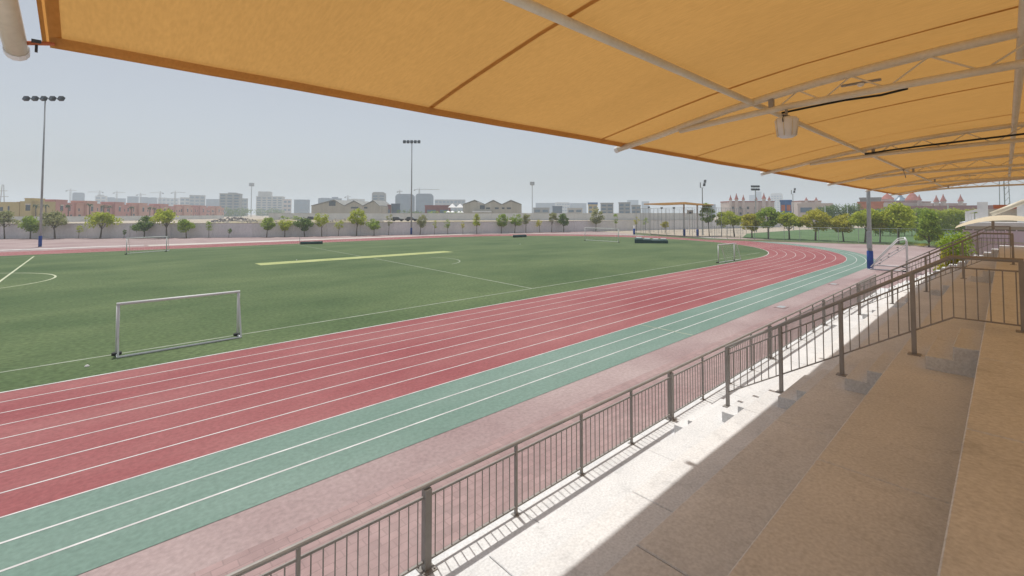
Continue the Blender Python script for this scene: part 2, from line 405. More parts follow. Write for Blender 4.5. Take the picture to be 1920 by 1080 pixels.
# ------------------------------------------------------------------ grandstand
Z = [4.51, 4.0, 3.49, 2.98, 2.47, 1.96]           # landing, four tiers, walkway
E_ = [0.23, 1.10, 1.97, 2.84, 3.71, 4.72]         # front edges
ST0, ST1 = -9.3, 31.8
st = thing('grandstand', 'stepped pale concrete grandstand under the orange shade canopy', 'grandstand', (12,0,0))
back = -7.0
for k in range(6):
    y0 = back if k == 0 else E_[k-1]-0.04
    MB().box(ST0, ST1, y0, E_[k]-0.03, -0.05-0.01*k, Z[k]-0.12).build('tier_core', M['joint'], st, True)
    x = ST0; pl = 3.1 if k else 2.3
    rows = [(y0, E_[k])] if k else [(back, -4.6), (-4.59, -2.2), (-2.19, E_[0])]
    for (a, b_) in rows:
        x = ST0 + (1.3 if k % 2 else 0)
        xs = [ST0] + [x + pl*i for i in range(1, 40) if x + pl*i < ST1-0.3] + [ST1]
        for i in range(len(xs)-1):
            dz = rnd.uniform(-.0015,.0015)
            MB().bbox(xs[i]+.004, xs[i+1]-.004, a+.003, b_, Z[k]-0.16-.004*k, Z[k]+dz, .008).build('tier_panel', M['stand'], st, True)
MB().box(ST0+.01, ST1-.01, E_[5]-.12, E_[5]-.02, -.2, Z[5]-.165).build('front_wall', M['stand'], st, True)
AIS = [(7.96, 9.36), (19.16, 20.56), (30.36, 31.76)]
for a0, a1 in AIS:
    for k in range(5):
        for j in (1, 2):
            MB().bbox(a0+.002*j, a1-.002*j, E_[k]-.02, E_[k]+.26*(3-j), Z[k+1]-.02, Z[k+1]+.17*j, .006).build('aisle_step', M['stand'], st, True)
            
# ------------------------------------------------------------------ railings
def proto_mesh(mb, name, m):
    me = bpy.data.meshes.new(name); me.from_pydata(mb.v, [], mb.f); me.materials.append(m); me.update(); return me
zw = Z[5]
fr = thing('front_railing', 'long brown steel railing with thin balusters along the stand front walkway', 'railing', (8.48,4.57,zw))
FU0, FU1 = -2.7, 29.4
bal = proto_mesh(MB().tube([(0,0,.10),(0,0,.81)], .0075, 6), 'baluster', M['rail'])
pthin = MB(); pthin.bar((0,0,.006),(0,0,.93),.035,.035); pthin.box(-.05,.05,-.05,.05,0,.008); pthin = proto_mesh(pthin,'post',M['rail'])
pthick = MB(); pthick.bar((0,0,.012),(0,0,.905),.085,.085); pthick.box(-.09,.09,-.09,.09,0,.014)
for a in (-.065,.065):
    for c in (-.065,.065): pthick.lathe([(.012,.014),(.012,.03)],6,(a,c,0))
pthick = proto_mesh(pthick,'post',M['rail'])
def at_fr(x): return (x-8.48, 0, 0)
posts = []
k = -8
while True:
    x = 8.48 + 1.397*k
    if x > FU1+.05: break
    if x >= FU0: posts.append((x, k % 4 == 0))
    k += 1
for x, th in posts: inst('post', pthick if th else pthin, fr, at_fr(x))
ends = [posts[0][0]] + [p[0] for p in posts[1:]]
def railrun(name, z, r, square=None):
    b = MB()
    if square: b.bar((FU0-8.48,0,z),(FU1-8.48,0,z),*square)
    else: b.tube([(FU0-8.48,0,z),(FU1-8.48,0,z)], r, 10)
    return b.build(name, M['rail'], fr)
railrun('top_rail', .94, .027)
railrun('middle_rail', .815, 0, (.025,.022))
railrun('bottom_rail', .10, 0, (.03,.022))
for i in range(len(posts)-1):
    a, b_ = posts[i][0], posts[i+1][0]
    n = 11
    for j in range(1, n+1): inst('baluster', bal, fr, at_fr(a + (b_-a)*j/(n+1)))

def floor_z(v):
    for k in range(6):
        if v <= E_[k]: return Z[k]
    return 0
def stair_rail(u, label, end_v=-.12):
    t = thing('stair_railing', label, 'railing', (u, 3.54, Z[4]), 0, 'railings down the middle of the aisles')
    PV = [.93, 1.79, 2.65, 3.54]
    slope = .51/.87; topz = lambda v: 5.41 if v < .52 else 5.41 - (v-.52)*(5.41-3.55)/(3.54-.52)
    pm = lambda v, z0, z1: MB().bar((u,v,z0),(u,v,z1),.052,.052).box(u-.07,u+.07,v-.07,v+.07,z0-.002,z0+.010)
    for v in PV + [end_v]: pm(v, floor_z(v)+.002, topz(v)-.01).build('post', M['rail'], t, True)
    MB().tube([(u,3.56,topz(3.54)-.01),(u,.52,5.41),(u,end_v-.02,5.41)], .026, 10).build('top_rail', M['rail'], t, True)
    drop, low = .14, .82
    MB().tube([(u,3.54,topz(3.54)-drop),(u,.52,5.41-drop),(u,end_v,5.41-drop)], .011, 6).build('middle_rail', M['rail'], t, True)
    MB().tube([(u,3.54,topz(3.54)-low),(u,.52,5.41-low),(u,end_v,5.41-low)], .011, 6).build('bottom_rail', M['rail'], t, True)
    v = 3.54-.115
    while v > end_v+.03:
        if min(abs(v-p) for p in PV) > .045:
            MB().tube([(u,v,topz(v)-low),(u,v,topz(v)-drop)], .0075, 6).build('baluster', M['rail'], t, True)
        v -= .1165
    return t
stair_rail(8.65, 'nearest brown stair railing running down the aisle in front of the camera')
stair_rail(19.85, 'second brown stair railing along the stand, rising to the middle aisle landing')
stair_rail(31.05, 'farthest brown stair railing at the far end of the stand')
# ------------------------------------------------------------------ shade canopy
PROF = [(3.713,6.982),(3.196,7.104),(2.726,7.208),(2.256,7.302),(1.786,7.377),(1.316,7.443),(0.846,7.490),(0.376,7.527),(-0.141,7.556),(-0.752,7.574),(-1.410,7.579),(-2.256,7.556),(-3.196,7.476),(-4.136,7.335),(-5.076,7.147),(-6.016,6.902)]
def pz(v):
    for i in range(len(PROF)-1):
        if PROF[i][0] >= v >= PROF[i+1][0]:
            t = (PROF[i][0]-v)/(PROF[i][0]-PROF[i+1][0]); return PROF[i][1]+t*(PROF[i+1][1]-PROF[i][1])
    return PROF[0][1] if v > 3.6 else PROF[-1][1]
SP = 5.875; EV = 3.713                  # truss spacing, front edge
TR = [-.235 + SP*k for k in range(6)]
cn = thing('shade_canopy', 'long orange shade-cloth canopy on cream steel trusses over the stand', 'canopy', (15.4,-5.3,4.51))
C0, C1 = -.202, 31.4
seams = [C0 + .0] + [2.35+2.745*i for i in range(11)] + [C1]
seams = [s for s in seams if s <= C1-.9] + [C1]
def sag(u):                                    # slack of the cloth between trusses
    k = (u - TR[0])/SP; f_ = k - math.floor(k); return math.sin(math.pi*f_)
def cloth_pt(u, v, dz=0):
    s_ = sag(min(max(u,TR[0]),TR[-1]))
    edge = EV - .02*s_ + .03
    vv = v if v < 3.3 else 3.3 + (v-3.3)*(edge-3.3)/(EV-3.3)
    fade = max(0.25, min(1, (EV-v)/1.2))
    return (u, vv, pz(min(v,EV)) - .05*s_*fade + .010*math.sin(u*2.1+v*1.3)*fade + .004*math.sin(u*17+v*2)*fade + dz + .04)
for i in range(len(seams)-1):
    a, b_ = seams[i], seams[i+1]; nu = 22; mb = MB(); nv = len(PROF)
    ccw = []
    for j in range(nu+1):
        for v, z in PROF: ccw.append(cloth_pt(a+(b_-a)*j/nu, v))
    fs = [(j*nv+q, j*nv+q+1, (j+1)*nv+q+1, (j+1)*nv+q) for j in range(nu) for q in range(nv-1)]
    mb.add(ccw, fs); mb.build('cloth_panel', M['fabric'], cn, True, True)
for s_ in seams[1:-1]:
    mb = MB(); nv = len(PROF)
    vs = [cloth_pt(s_+d, v, -.006) for d in (-.024,.024) for v, z in PROF]
    mb.add(vs, [(q, q+1, nv+q+1, nv+q) for q in range(nv-1)]); mb.build('seam', M['seam'], cn, True, True)
# hem along the front edge: a folded pocket
nu = 120; mb = MB(); vs = []
for j in range(nu+1):
    u = C0+(C1-C0)*j/nu; x_, y_, z_ = cloth_pt(u, EV)
    vs += [(x_, y_+.004, z_+.01), (x_, y_+.03, z_-.03), (x_, y_+.012, z_-.05), (x_, y_-.07, z_-.006)]
mb.add(vs, [(j*4+q, j*4+q+1, (j+1)*4+q+1, (j+1)*4+q) for j in range(nu) for q in range(3)])
mb.build('hem', M['seam'], cn, True)
for uu in (C0, C1):
    sg = 1 if uu == C0 else -1
    mb = MB(); vs = []
    for v, z in PROF:
        p = cloth_pt(uu, v); vs += [(p[0]-.01*sg, p[1], p[2]+.005), (p[0]-.03*sg, p[1], p[2]-.04), (p[0]+.05*sg, p[1], p[2]-.012)]
    n = len(PROF); mb.add(vs, [(j*3+q, j*3+q+1, (j+1)*3+q+1, (j+1)*3+q) for j in range(n-1) for q in range(2)])
    mb.build('hem', M['seam'], cn, True)
BOT = [(2.867,7.090),(2.256,7.142),(1.617,7.189),(0.752,7.222),(-0.141,7.245),(-1.410,7.255),(-2.632,7.222),(-3.760,7.109),(-4.888,6.921),(-5.640,6.752)]
def bz(v):
    for i in range(len(BOT)-1):
        if BOT[i][0] >= v >= BOT[i+1][0]:
            t = (BOT[i][0]-v)/(BOT[i][0]-BOT[i+1][0]); return BOT[i][1]+t*(BOT[i+1][1]-BOT[i][1])
    return BOT[-1][1]
for ti, u in enumerate(TR):
    r = .05 if ti == 0 else .042
    uu = u-.105 if ti == 0 else u
    yend = EV+.10
    top = [(uu, yend, pz(EV)-.035)] + [(uu, v, z-.045) for v, z in PROF[1:]]
    tc = MB().tube(top, r, 12).build('truss_chord', M['cream'], cn, True, True)
    MB().lathe([(r*.2,-.02),(r*1.04,-.02),(r*1.04,.02),(r*.2,.03)], 12, (0,0,0))
    MB().tube([(uu,yend,pz(EV)-.035),(uu,yend+.05,pz(EV)-.048)], r*1.08, 12).build('end_cap', M['white_steel'], tc, True)
    MB().tube([(uu, v, z) for v, z in BOT], .036, 10).build('truss_chord', M['cream'], cn, True, True)
    v = 1.50; up_ = False; step = .22; pv = 1.72
    web = []
    while v > -4.9:
        a = (uu, pv, bz(pv) if not up_ else pz(pv)-.07); b_ = (uu, v, pz(v)-.07 if not up_ else bz(v))
        MB().tube([a, b_], .009, 6).build('truss_web', M['cream'], cn, True)
        pv = v; up_ = not up_; v -= step; step = min(.40, step+.03)
    MB().bar((uu,1.77,bz(1.77)),(uu,1.77,pz(1.77)-.06),.05,.05).build('truss_bracket', M['rail'], cn, True)
    # column behind the seats, on the landing
    MB().tube([(uu,-5.3,4.51),(uu,-5.3,pz(-5.3)-.06)], .11, 14).build('column', M['cream'], cn, True, True)
for v, r in ((1.97,.034),(-.14,.038),(-2.5,.034),(-4.7,.034)):
    MB().tube([(TR[0]-.1,v,pz(v)-.055),(TR[-1],v,pz(v)-.055)], r, 12).build('purlin', M['cream'], cn, True, True)
# corner tie at the near-left end
c_ = cloth_pt(C0, EV)
MB().tube([(TR[0]-.08,EV+.02,pz(EV)-.02),(c_[0]+.02,c_[1]-.02,c_[2]-.03)], .012, 8).build('tie_rod', M['orange'], cn, True)
MB().bar((TR[0]-.02,EV+.015,pz(EV)+.01),(TR[0]-.02,EV+.015,pz(EV)-.06),.012,.012).box(TR[0]-.04,TR[0]+.0,EV,EV+.03,pz(EV)-.01,pz(EV)+.01).build('tie_bolt', M['lamp_dark'], cn, True)

# things hung under the canopy
def pendant(u, v, label):
    z = bz(v)
    t = thing('pendant_floodlight', label, 'light', (u, v, z-.035), 0, 'pendant lights under the canopy')
    MB().bar((0,0,.0),(0,0,-.07),.03,.02).box(-.10,.10,-.02,.02,-.075,-.06).build('bracket', M['rail'], t)
    MB().lathe([(.03,-.075),(.10,-.09),(.115,-.12),(.105,-.2),(.09,-.29),(.06,-.31),(.01,-.312)], 20).build('housing', M['white_steel'], t, False, True)
    for k in range(8):
        a = k*math.pi/4
        MB().tube([(.118*math.cos(a),.118*math.sin(a),-.11),(.096*math.cos(a),.096*math.sin(a),-.295)], .005, 5).build('cage_bar', M['cream'], t)
    for s_ in (-1,1):
        MB().tube([(s_*.10,0,-.07),(s_*.135,0,-.12),(s_*.12,0,-.15)], .006, 5).build('clip', M['lamp_dark'], t)
pendant(TR[1], 1.62, 'white ribbed pendant floodlight hanging from the nearest truss')
def batten(u, v, label):
    z = pz(v)-.105
    t = thing('batten_light', label, 'light', (u, v, z), 0, 'small batten lights under the canopy')
    MB().box(-.02,.02,-.17,.17,.0,.02).build('backplate', M['rail'], t)
    MB().lathe([(.012,-.028),(.028,-.02),(.034,0)], 12).build('lens', M['lens'], t)
batten(TR[1]+.28, 1.0, 'small white batten light beside the nearest truss chord')
batten(TR[4]+.3, .85, 'small white batten light near the far end of the canopy')
def cable(pts, label, r=.012):
    b = MB().tube(pts, r, 7); o = b.build('power_cable', M['black'])
    tag(o, label, 'cable', 'black cables tied to the trusses')
cable([(TR[1]+.045, v, bz(v)-.042-(.012*math.sin(v*9))) for v in (1.68,1.4,1.1,.8,.6)], 'thin black cable tied under the nearest truss')
cable([(TR[2]-.05, v, pz(v)-.17-.05*math.sin((v+1.5)*1.05)) for v in (1.9,1.5,1.1,.7,.3,-.1,-.6,-1.2,-2.0)], 'thick black cable swinging along the second truss', .018)
MB()
hk = MB().tube([(17.0,1.95,pz(1.95)-.08),(17.0,1.92,pz(1.95)-.21),(17.03,1.9,pz(1.95)-.32)], .012, 6).box(16.86,17.14,1.93,1.99,pz(1.95)-.10,pz(1.95)-.07)
tag(hk.build('hanging_bracket', M['rail']), 'bare brown bracket hanging from the purlin beyond the second truss', 'bracket')

# ------------------------------------------------------------------ light masts
def mast(px, by, ty, label, heads, pad=True, box=False, spread=2.6, r=.17):
    p = gz(px, by); h = zcol(p, ty)
    t = thing('light_mast', label, 'light mast', p, 0, 'floodlight masts round the sports ground')
    MB().lathe([(.34,0),(.34,.03),(r*1.25,.06)], 12).build('base_plate', M['galv'], t)
    MB().tube([(0,0,0),(0,0,h*.5),(0,0,h)], r, 12, r2=r*.5).build('pole', M['galv'], t, False, True)
    if pad: MB().lathe([(r+.01,.08),(r+.045,.10),(r+.045,1.95),(r+.01,2.0)], 14).build('pad', M['blue_pad'], t, False, True)
    if box: MB().box(-.42,-.17,-.2,.2,2.3,4.1).build('control_box', M['galv'], t)
    e = rt
    if heads:
        MB().bar(e*-spread/2+UP*h, e*spread/2+UP*h, .08,.08).build('cross_arm', M['galv'], t)
        for k in range(heads):
            q = e*(-spread/2 + spread*k/(heads-1)) + UP*(h-.05)
            lm = MB().bar(q+UP*.30-fw*.10, q-UP*.36-fw*.45, .78, .55).build('lamp_head', M['lamp_dark'], t)
            MB().bar(q+UP*.05-fw*.36, q-UP*.36-fw*.585, .62, .40).build('lens', M['glass'], lm)
    return t
mast(75,463,183,'tall grey light mast with blue pad and five lamps at far left',5,spread=6.4,r=.2)
mast(771,440,265,'tall light mast with blue pad standing before the far wall, centre',5,spread=4.2,r=.24)
mast(1632,505,250,'nearest grey light mast with blue pad and control box beside the bend',4,box=True,spread=3.0,r=.24)

def tmast(px, by, ty, label, style, D=None, r=.13):
    p = gz(px, by) if D is None else at(px, D, 0); h = zcol(p, ty)
    t = thing('floodlight_pole', label, 'light pole', p, 0, 'smaller floodlight poles in the background')
    MB().tube([(0,0,0),(0,0,h)], r, 10, r2=r*.7).build('pole', M['galv'], t)
    if style == 'pair':
        MB().bar(Vector((0,0,h))-rt*.5, Vector((0,0,h))+rt*.5, .08,.08).build('cross_arm', M['galv'], t)
        MB().bar(Vector((0,0,h))-rt*.5, Vector((0,0,h+1.5))-rt*.5, .22,.22).build('lamp_back', M['galv'], t)
        for s_ in (.5,1.45): MB().bar(Vector((0,0,h+s_))+rt*(.35+s_*.25)-fw*.1, Vector((0,0,h+s_+.75))+rt*(.6+s_*.25)+fw*.2, .62,.25).build('lamp_head', M['lamp_dark'], t)
    elif style == 'grid':
        for s_ in (0,1.0):
            MB().bar(Vector((0,0,h+s_))-rt*1.3, Vector((0,0,h+s_))+rt*1.3, .1,.1).build('cross_arm', M['galv'], t)
            for q in (-1.1,-.37,.37,1.1): MB().bar(Vector((0,0,h+s_+.1))+rt*q-fw*.1, Vector((0,0,h+s_+.6))+rt*q+fw*.2, .6,.3).build('lamp_head', M['lamp_dark'], t)
    elif style == 'ring':
        MB().lathe([(.3,h-.4),(r*5.2,h),(r*5.2,h+r*7),(.3,h+r*7.2)], 10).build('lamp_ring', M['galv'], t)
    return t
tmast(1318,441,352,'grey floodlight pole with two dark lamps beside the netted court','pair',r=.17)
tmast(1417,430,357,'floodlight pole with a double row of lamps before the castle building','grid',150,r=.17)
tmast(1487,430,364,'slim floodlight pole with two lamps right of the blue cube','pair',170,r=.15)
tmast(471,400,349,'distant stadium light pole left of the pale apartment block','ring',600,r=.6)
tmast(998,400,347,'distant stadium light pole right of the gabled hall','ring',420,r=.42)

# ------------------------------------------------------------------ goals
def goal(p0, p1, h, depth, label, r=.06, net=False, depth_top=0.0):
    """posts at p0 and p1; stays run towards depth vector"""
    p0 = Vector((p0[0],p0[1],0)); p1 = Vector((p1[0],p1[1],0)); dv = Vector((depth[0],depth[1],0)); tv = dv*depth_top
    t = thing('football_goal', label, 'goal', (p0+p1)/2, 0, 'portable football goals')
    for p in (p0,p1):
        MB().tube([p+UP*.02, p+UP*(h-.05)], r, 10).build('post', M['white_steel'], t, True, True)
        MB().tube([p+UP*h, p+tv+UP*h, p+dv+UP*.04], r*.6, 8).build('back_stay', M['white_steel'], t, True)
        MB().tube([p+UP*.04, p+dv+UP*.04], r*.7, 8).build('side_bar', M['white_steel'], t, True)
        MB().lathe([(.02,0),(.17,.0),(.17,.10),(.02,.11)], 10, p-dv*.12+UP*.013).build('wheel', M['black'], t, True)
    d = (p1-p0).normalized()*r*.9
    MB().tube([p0-d+UP*h, p1+d+UP*h], r, 10).build('crossbar', M['white_steel'], t, True, True)
    MB().tube([p0+dv+UP*.05, p1+dv+UP*.05], r*.75, 8).build('ground_bar', M['white_steel'], t, True)
    if net:
        b = MB(); L = (p1-p0).length; n = int(L/.22); q = 9
        for i in range(n+1):
            a = p0+(p1-p0)*i/n; b.tube([a+UP*h, a+tv+UP*h, a+dv+UP*.06], .004, 3, False)
        for j in range(1, q):
            w = tv+(dv-tv)*j/q + UP*(h+(.06-h)*j/q); b.tube([p0+w, p1+w], .004, 3, False)
        tag(b.build('net', M['white_steel'], t, True), kind='stuff')
    return t
a = gz(217,673); b_ = gz(452,638)
gh = gv(222,570,25.75).z
goal((.92,25.72),(5.42,25.78), gh, (0.02,-.58), 'nearest white goal standing on the turf beside the red track', r=.062)
a = gz(237,477); b_ = gz(312,471.5)
goal(a, b_, zcol(a,446.5), (.5,1.6), 'far white goal at the left end of the far touchline', r=.06, net=True, depth_top=.4)
a = gz(1097,451); b_ = gz(1160,455)
goal(a, b_, zcol(a,427), (1.5,1.2), 'thin white goal on the far bend before the wall', r=.06, net=True, depth_top=.4)
a = gz(1347,493); b_ = gz(1377,488.5)
goal(a, b_, zcol(a,459), (1.9,-.1), 'white goal on the turf corner inside the red bend', r=.06, net=True, depth_top=.35)
# large goal seen end-on beside the stand
a = gz(1702,510); d6 = Vector((math.cos(R(7)), math.sin(R(7)), 0))
lat = Vector((-d6.y, d6.x, 0))
gt = thing('tipped_goal', 'large white wheeled goal frame seen end-on beyond the front railing', 'goal', a, 0)
gh2 = zcol(a,449)
for off in (Vector((0,0,0)), d6*5.0):
    p = a+off; q = p+lat*3.0
    MB().tube([p+UP*.05, p+UP*(gh2-.2), p+lat*.12+UP*gh2], .075, 10).build('post', M['white_steel'], gt, True, True)
    MB().tube([p+lat*.12+UP*gh2, p+lat*.7+UP*(gh2-.12), q+UP*.3], .06, 8).build('back_stay', M['white_steel'], gt, True, True)
    MB().tube([p+lat*.05+UP*(gh2-.75), q-lat*.15+UP*.25], .045, 8).build('brace', M['white_steel'], gt, True)
    MB().tube([p+UP*.08, q+UP*.08], .06, 8).build('side_bar', M['white_steel'], gt, True)
    for s_ in (.25,.5,.75):
        w = p.lerp(q, s_)+UP*(gh2*(1-s_)*.92); MB().lathe([(.01,0),(.09,0),(.09,.08),(.01,.08)], 8, w-UP*.12).build('net_clip', M['lamp_dark'], gt, True)
    MB().lathe([(.02,0),(.16,.0),(.16,.12),(.02,.12)], 10, p+lat*.25).build('wheel', M['black'], gt, True)
MB().tube([a+lat*.12+UP*gh2, a+d6*5+lat*.12+UP*gh2], .07, 8).build('crossbar', M['white_steel'], gt, True)
MB().tube([a+lat*3+UP*.12, a+d6*5+lat*3+UP*.12], .06, 8).build('ground_bar', M['white_steel'], gt, True)

# ------------------------------------------------------------------ field equipment
def pad_trolley(x0, x1, by, ty, label, pole=None):
    a = gz(x0, by); b_ = gz(x1, by-1); d = (b_-a); L = d.length; ang = math.atan2(d.y, d.x); h = zcol(a, ty)
    t = thing('rolled_cover', label, 'field cover', (a+b_)/2, ang, 'rolled covers at the edge of the turf')
    MB().tube([(-L/2,.0,h*.55),(L/2,0,h*.55)], h*.5, 12).build('roll', M['mat_green'], t, False, True)
    for s_ in (-1,1):
        MB().box(s_*L*.46-.12,s_*L*.46+.12,-h*.55,h*.55,0,.12).build('cradle', M['lamp_dark'], t)
    if pole: MB().tube([(-L/2-.1,0,0),(-L/2-.1,0,pole)], .045, 8).build('pole', M['galv'], t)
pad_trolley(563,605,458.5,453,'dark green rolled cover with a thin pole on the far touchline',1.6)
pad_trolley(963,986,445.5,440.5,'small dark green rolled cover on the far bend edge')
hm = gz(1190,456); hm2 = gz(1253,457)
d = hm2-hm; ang = math.atan2(d.y,d.x); L = d.length
hj = thing('landing_mat', 'heap of dark green landing mats with pale tops on the far bend', 'mat', (hm+hm2)/2, ang)
for k, (x0_, x1_, hh) in enumerate(((-.5,-.24,1.05),(-.25,.02,.9),(.01,.27,.8),(.25,.5,.85))):
    MB().bbox(x0_*L, x1_*L, 0+.2*k, 3.2, 0.02, hh, .25).build('mat_block', M['mat_green'], hj)
    MB().bbox(x0_*L+.3, x1_*L-.3, .5+.2*k, 2.9, hh-.02, hh+.08, .05).build('mat_top', M['mat_grey'], hj)
for i, (px, py) in enumerate(((1465,576),(1563,533),(1700,498))):
    p = gz(px, py); t = thing('inspection_cover', ['nearest grey inspection cover on the pink apron','second pale inspection cover on the pink apron before the mast','third inspection cover on the apron near the tipped goal'][i], 'manhole cover', (p.x,p.y,.007), 0, 'inspection covers on the apron')
    MB().bbox(-.45,.45,-.32,.32,0,.02,.008).build('frame', M['apron'], t); MB().bbox(-.33,.33,-.2,.2,.018,.03,.004).build('lid', M['galv'], t)

# ------------------------------------------------------------------ perimeter wall and walls beyond
def wall_run(name, pts, z0, z1, th, m, label, bay=9.0, cap=True):
    t = thing(name, label, 'wall', (pts[0][0],pts[0][1],z0))
    for i in range(len(pts)-1):
        a = Vector((*pts[i],0)); b_ = Vector((*pts[i+1],0)); L = (b_-a).length; n = max(1, round(L/bay)); d = (b_-a)/n; e = d.normalized(); nn = Vector((-e.y,e.x,0))
        for k in range(n):
            p = a+d*k; q = p+d
            MB().bar(p+e*.15+UP*(z0+z1)/2, q-e*.15+UP*(z0+z1)/2, th, z1-z0).build('wall_panel', m, t, True)
            MB().bar(p+UP*(z0-.1), p+UP*(z1+.02), th*1.5, .3).build('pier', m, t, True)
            if cap: MB().bar(p+UP*(z1+.06)-e*.01, q+UP*(z1+.06)-e*.02, th*1.7, .11).build('coping', M['path'], t, True)
    return t
wall_run('perimeter_wall', [(p[0],p[1]) for p in WALL], -.1, 3.55, .25, M['wall'], 'long mauve-grey plastered perimeter wall behind the row of small trees')
w2 = [at(505,235),at(760,240),at(1000,245),at(1190,250),at(1330,255)]
wall_run('lot_wall', [(p.x,p.y) for p in w2], 2.6, zat(400,240), .3, M['wall_far'], 'pale grey boundary wall across the sandy lot behind the perimeter wall', 12)
w3 = [at(-40,175),at(120,190),at(260,240),at(420,330)]
wall_run('compound_wall', [(p.x,p.y) for p in w3], 2.6, 4.9, .3, M['wall_far'], 'white compound wall in front of the yellow and pink houses', 14)

# ------------------------------------------------------------------ trees
def leaf_cloud(b, c, rx, rz, n, size, r, fill=.45):
    for _ in range(n):
        while True:
            p = Vector((r.uniform(-1,1), r.uniform(-1,1), r.uniform(-1,1)))
            l = p.length
            if fill < l < 1: break
        q = Vector((c[0]+p.x*rx, c[1]+p.y*rx, c[2]+p.z*rz))
        a = Vector((r.gauss(0,1), r.gauss(0,1), r.gauss(0,1))).normalized(); e = a.orthogonal().normalized()*size*r.uniform(.6,1.2); f_ = a.cross(e).normalized()*size*r.uniform(.35,.7)
        b.add([q-e, q-f_*.9, q+e, q+f_*.9], [(0,1,2,3)])
def tree(base, h, w, lm, label, seed, cat='tree', group=None, trunk_frac=.35, style='round', dens=1.0, name='street_tree'):
    r = random.Random(seed); base = Vector(base)
    t = thing(name, label, cat, base, 0, group)
    tb = MB(); tr_ = max(.05, w*.035); zc = h*trunk_frac
    lean = Vector((r.uniform(-.06,.06)*h, r.uniform(-.06,.06)*h, 0))
    tb.tube([(0,0,-.05),(lean.x*.3,lean.y*.3,zc*.6),(lean.x*.6,lean.y*.6,zc*1.15),(lean.x,lean.y,h*.72)], tr_, 8, True, tr_*.35)
    nl = 5
    limbs = []
    for k in range(nl):
        a = 2*math.pi*k/nl + r.uniform(-.4,.4); z0 = zc*r.uniform(.8,1.2); s_ = r.uniform(.5,.85)
        e = Vector((math.cos(a)*w*.5*s_+lean.x, math.sin(a)*w*.5*s_+lean.y, zc+(h-zc)*r.uniform(.25,.7)))
        tb.tube([(lean.x*.4,lean.y*.4,z0), ((e.x)*.5, e.y*.5, (z0+e.z)/2+.05*h), e], tr_*.45, 5, True, tr_*.15); limbs.append(e)
    tb.build('trunk', M['trunk'], t)
    cb = MB(); ch = h-zc; size = max(.09, min(.30, w*.055))
    ncl = int(13*dens)+3
    for k in range(ncl):
        a = r.uniform(0, 2*math.pi); q = r.uniform(0,1)
        if style == 'cone': rad = w*.5*(1-q*.85)*r.uniform(.4,.95)
        elif style == 'umbrella': rad = w*.5*r.uniform(.35,1.0)*(1 if q < .6 else .7); q = .25+q*.65
        else: rad = w*.5*math.sqrt(max(.05,1-(2*q-1)**2))*r.uniform(.35,.92)
        c = (lean.x+math.cos(a)*rad, lean.y+math.sin(a)*rad, zc+ch*(.06+.84*q))
        cr = w*r.uniform(.13,.24)
        leaf_cloud(cb, c, cr, min(cr*.8, ch*.25), int(85*dens), size, r, .25)
    leaf_cloud(cb, (lean.x,lean.y,zc+ch*.5), w*.42, ch*.46, int(170*dens), size, r, .2)
    cb.build('crown', lm, t)
    return t
LB, LG, LD, LO, LY = M['leaf_bright'], M['leaf_green'], M['leaf_dark'], M['leaf_olive'], M['leaf_yellow']
DESC = {id(LB):'bright yellow-green', id(LG):'mid green', id(LD):'dark green', id(LO):'dull olive', id(LY):'yellowish'}
ROW = [(11,449,393,36,LO),(59,448.5,405,37,LG),(105,448,396,46,LO),(149,448,420,13,LB),(190,447.6,397,46,LB),(234,447,430,7,LD),(272,446,404,36,LD),
       (314,447,388,44,LB),(351,446,411,30,LG),(393,445.5,412,15,LG),(430,445,428,9,LD),(501,443.5,407,26,LG),(535,443.2,410,24,LB),(572,442.6,410,30,LD),
       (604,442.2,396,24,LB),(635,441.8,413,16,LB),(669,441.3,390,33,LB),(702,441,410,24,LG),(729,440.5,400,15,LO),(788,439.6,401,21,LO),(815,439.2,412,9,LB),
       (840,439,411,14,LG),(868,438.4,414,9,LY),(894,438,400,18,LB),(940,437,401,24,LG),(965,436.6,400,22,LG),(986,436.4,400,18,LO),(1012,436,411,14,LY),
       (1034,435.6,398,18,LO),(1057,435.3,402,24,LD),(1117,434.4,390,27,LO),(1155,433.8,400,14,LG),(1193,433.2,406,12,LY),(1210,433.2,407,12,LG)]
for i, (x, by, ty, w, lm) in enumerate(ROW):
    p = before_wall(x, 1.3 + .5*((i*7) % 3)); D = p.x*fw.x+p.y*fw.y; h = zcol(p, ty); ww = wid(w, D)
    size = 'tiny' if w < 10 else 'slim' if w < 17 else 'small' if w < 28 else 'broad'
    st_ = 'cone' if i in (6,23,9) else ('umbrella' if i in (0,2,4,7) else 'round')
    tree(p, h, ww, lm, f'{size} {DESC[id(lm)]} tree before the mauve wall, {ordinal(i)} from the left', 100+i, group='young trees along the perimeter wall', trunk_frac=.36 if w > 20 else .42, style=st_, dens=1.0 if w > 17 else .55)
RTR = [(1247,437,414,14,LY),(1330,443,379,27,LG),(1353,443,397,24,LB),(1377,444,395,34,LB),(1410,446,401,40,LY),(1441,448,386,44,LG),(1480,449,397,46,LB),
       (1529,451,394,52,LY),(1582,453,402,42,LY),(1622,454.5,389,46,LB),(1650,455,396,40,LY),(1684,456.5,385,62,LB)]
for i, (x, by, ty, w, lm) in enumerate(RTR):
    p = gz(x, by); D = p.x*fw.x+p.y*fw.y; h = zcol(p, ty)
    tree(p, h, wid(w, D), lm, f'{DESC[id(lm)]} tree on the verge of the training pitch, {ordinal(i)} from the netted court', 300+i, group='trees along the training pitch fence', trunk_frac=.36, style='round' if i % 3 else 'umbrella', dens=1.35)
p = gz(1742,463); D = p.x*fw.x+p.y*fw.y
tree(p, zcol(p,393), wid(48,D), LG, 'bushy dark green conical tree right of the light mast', 401, trunk_frac=.10, style='cone', dens=1.9, name='conifer_tree')
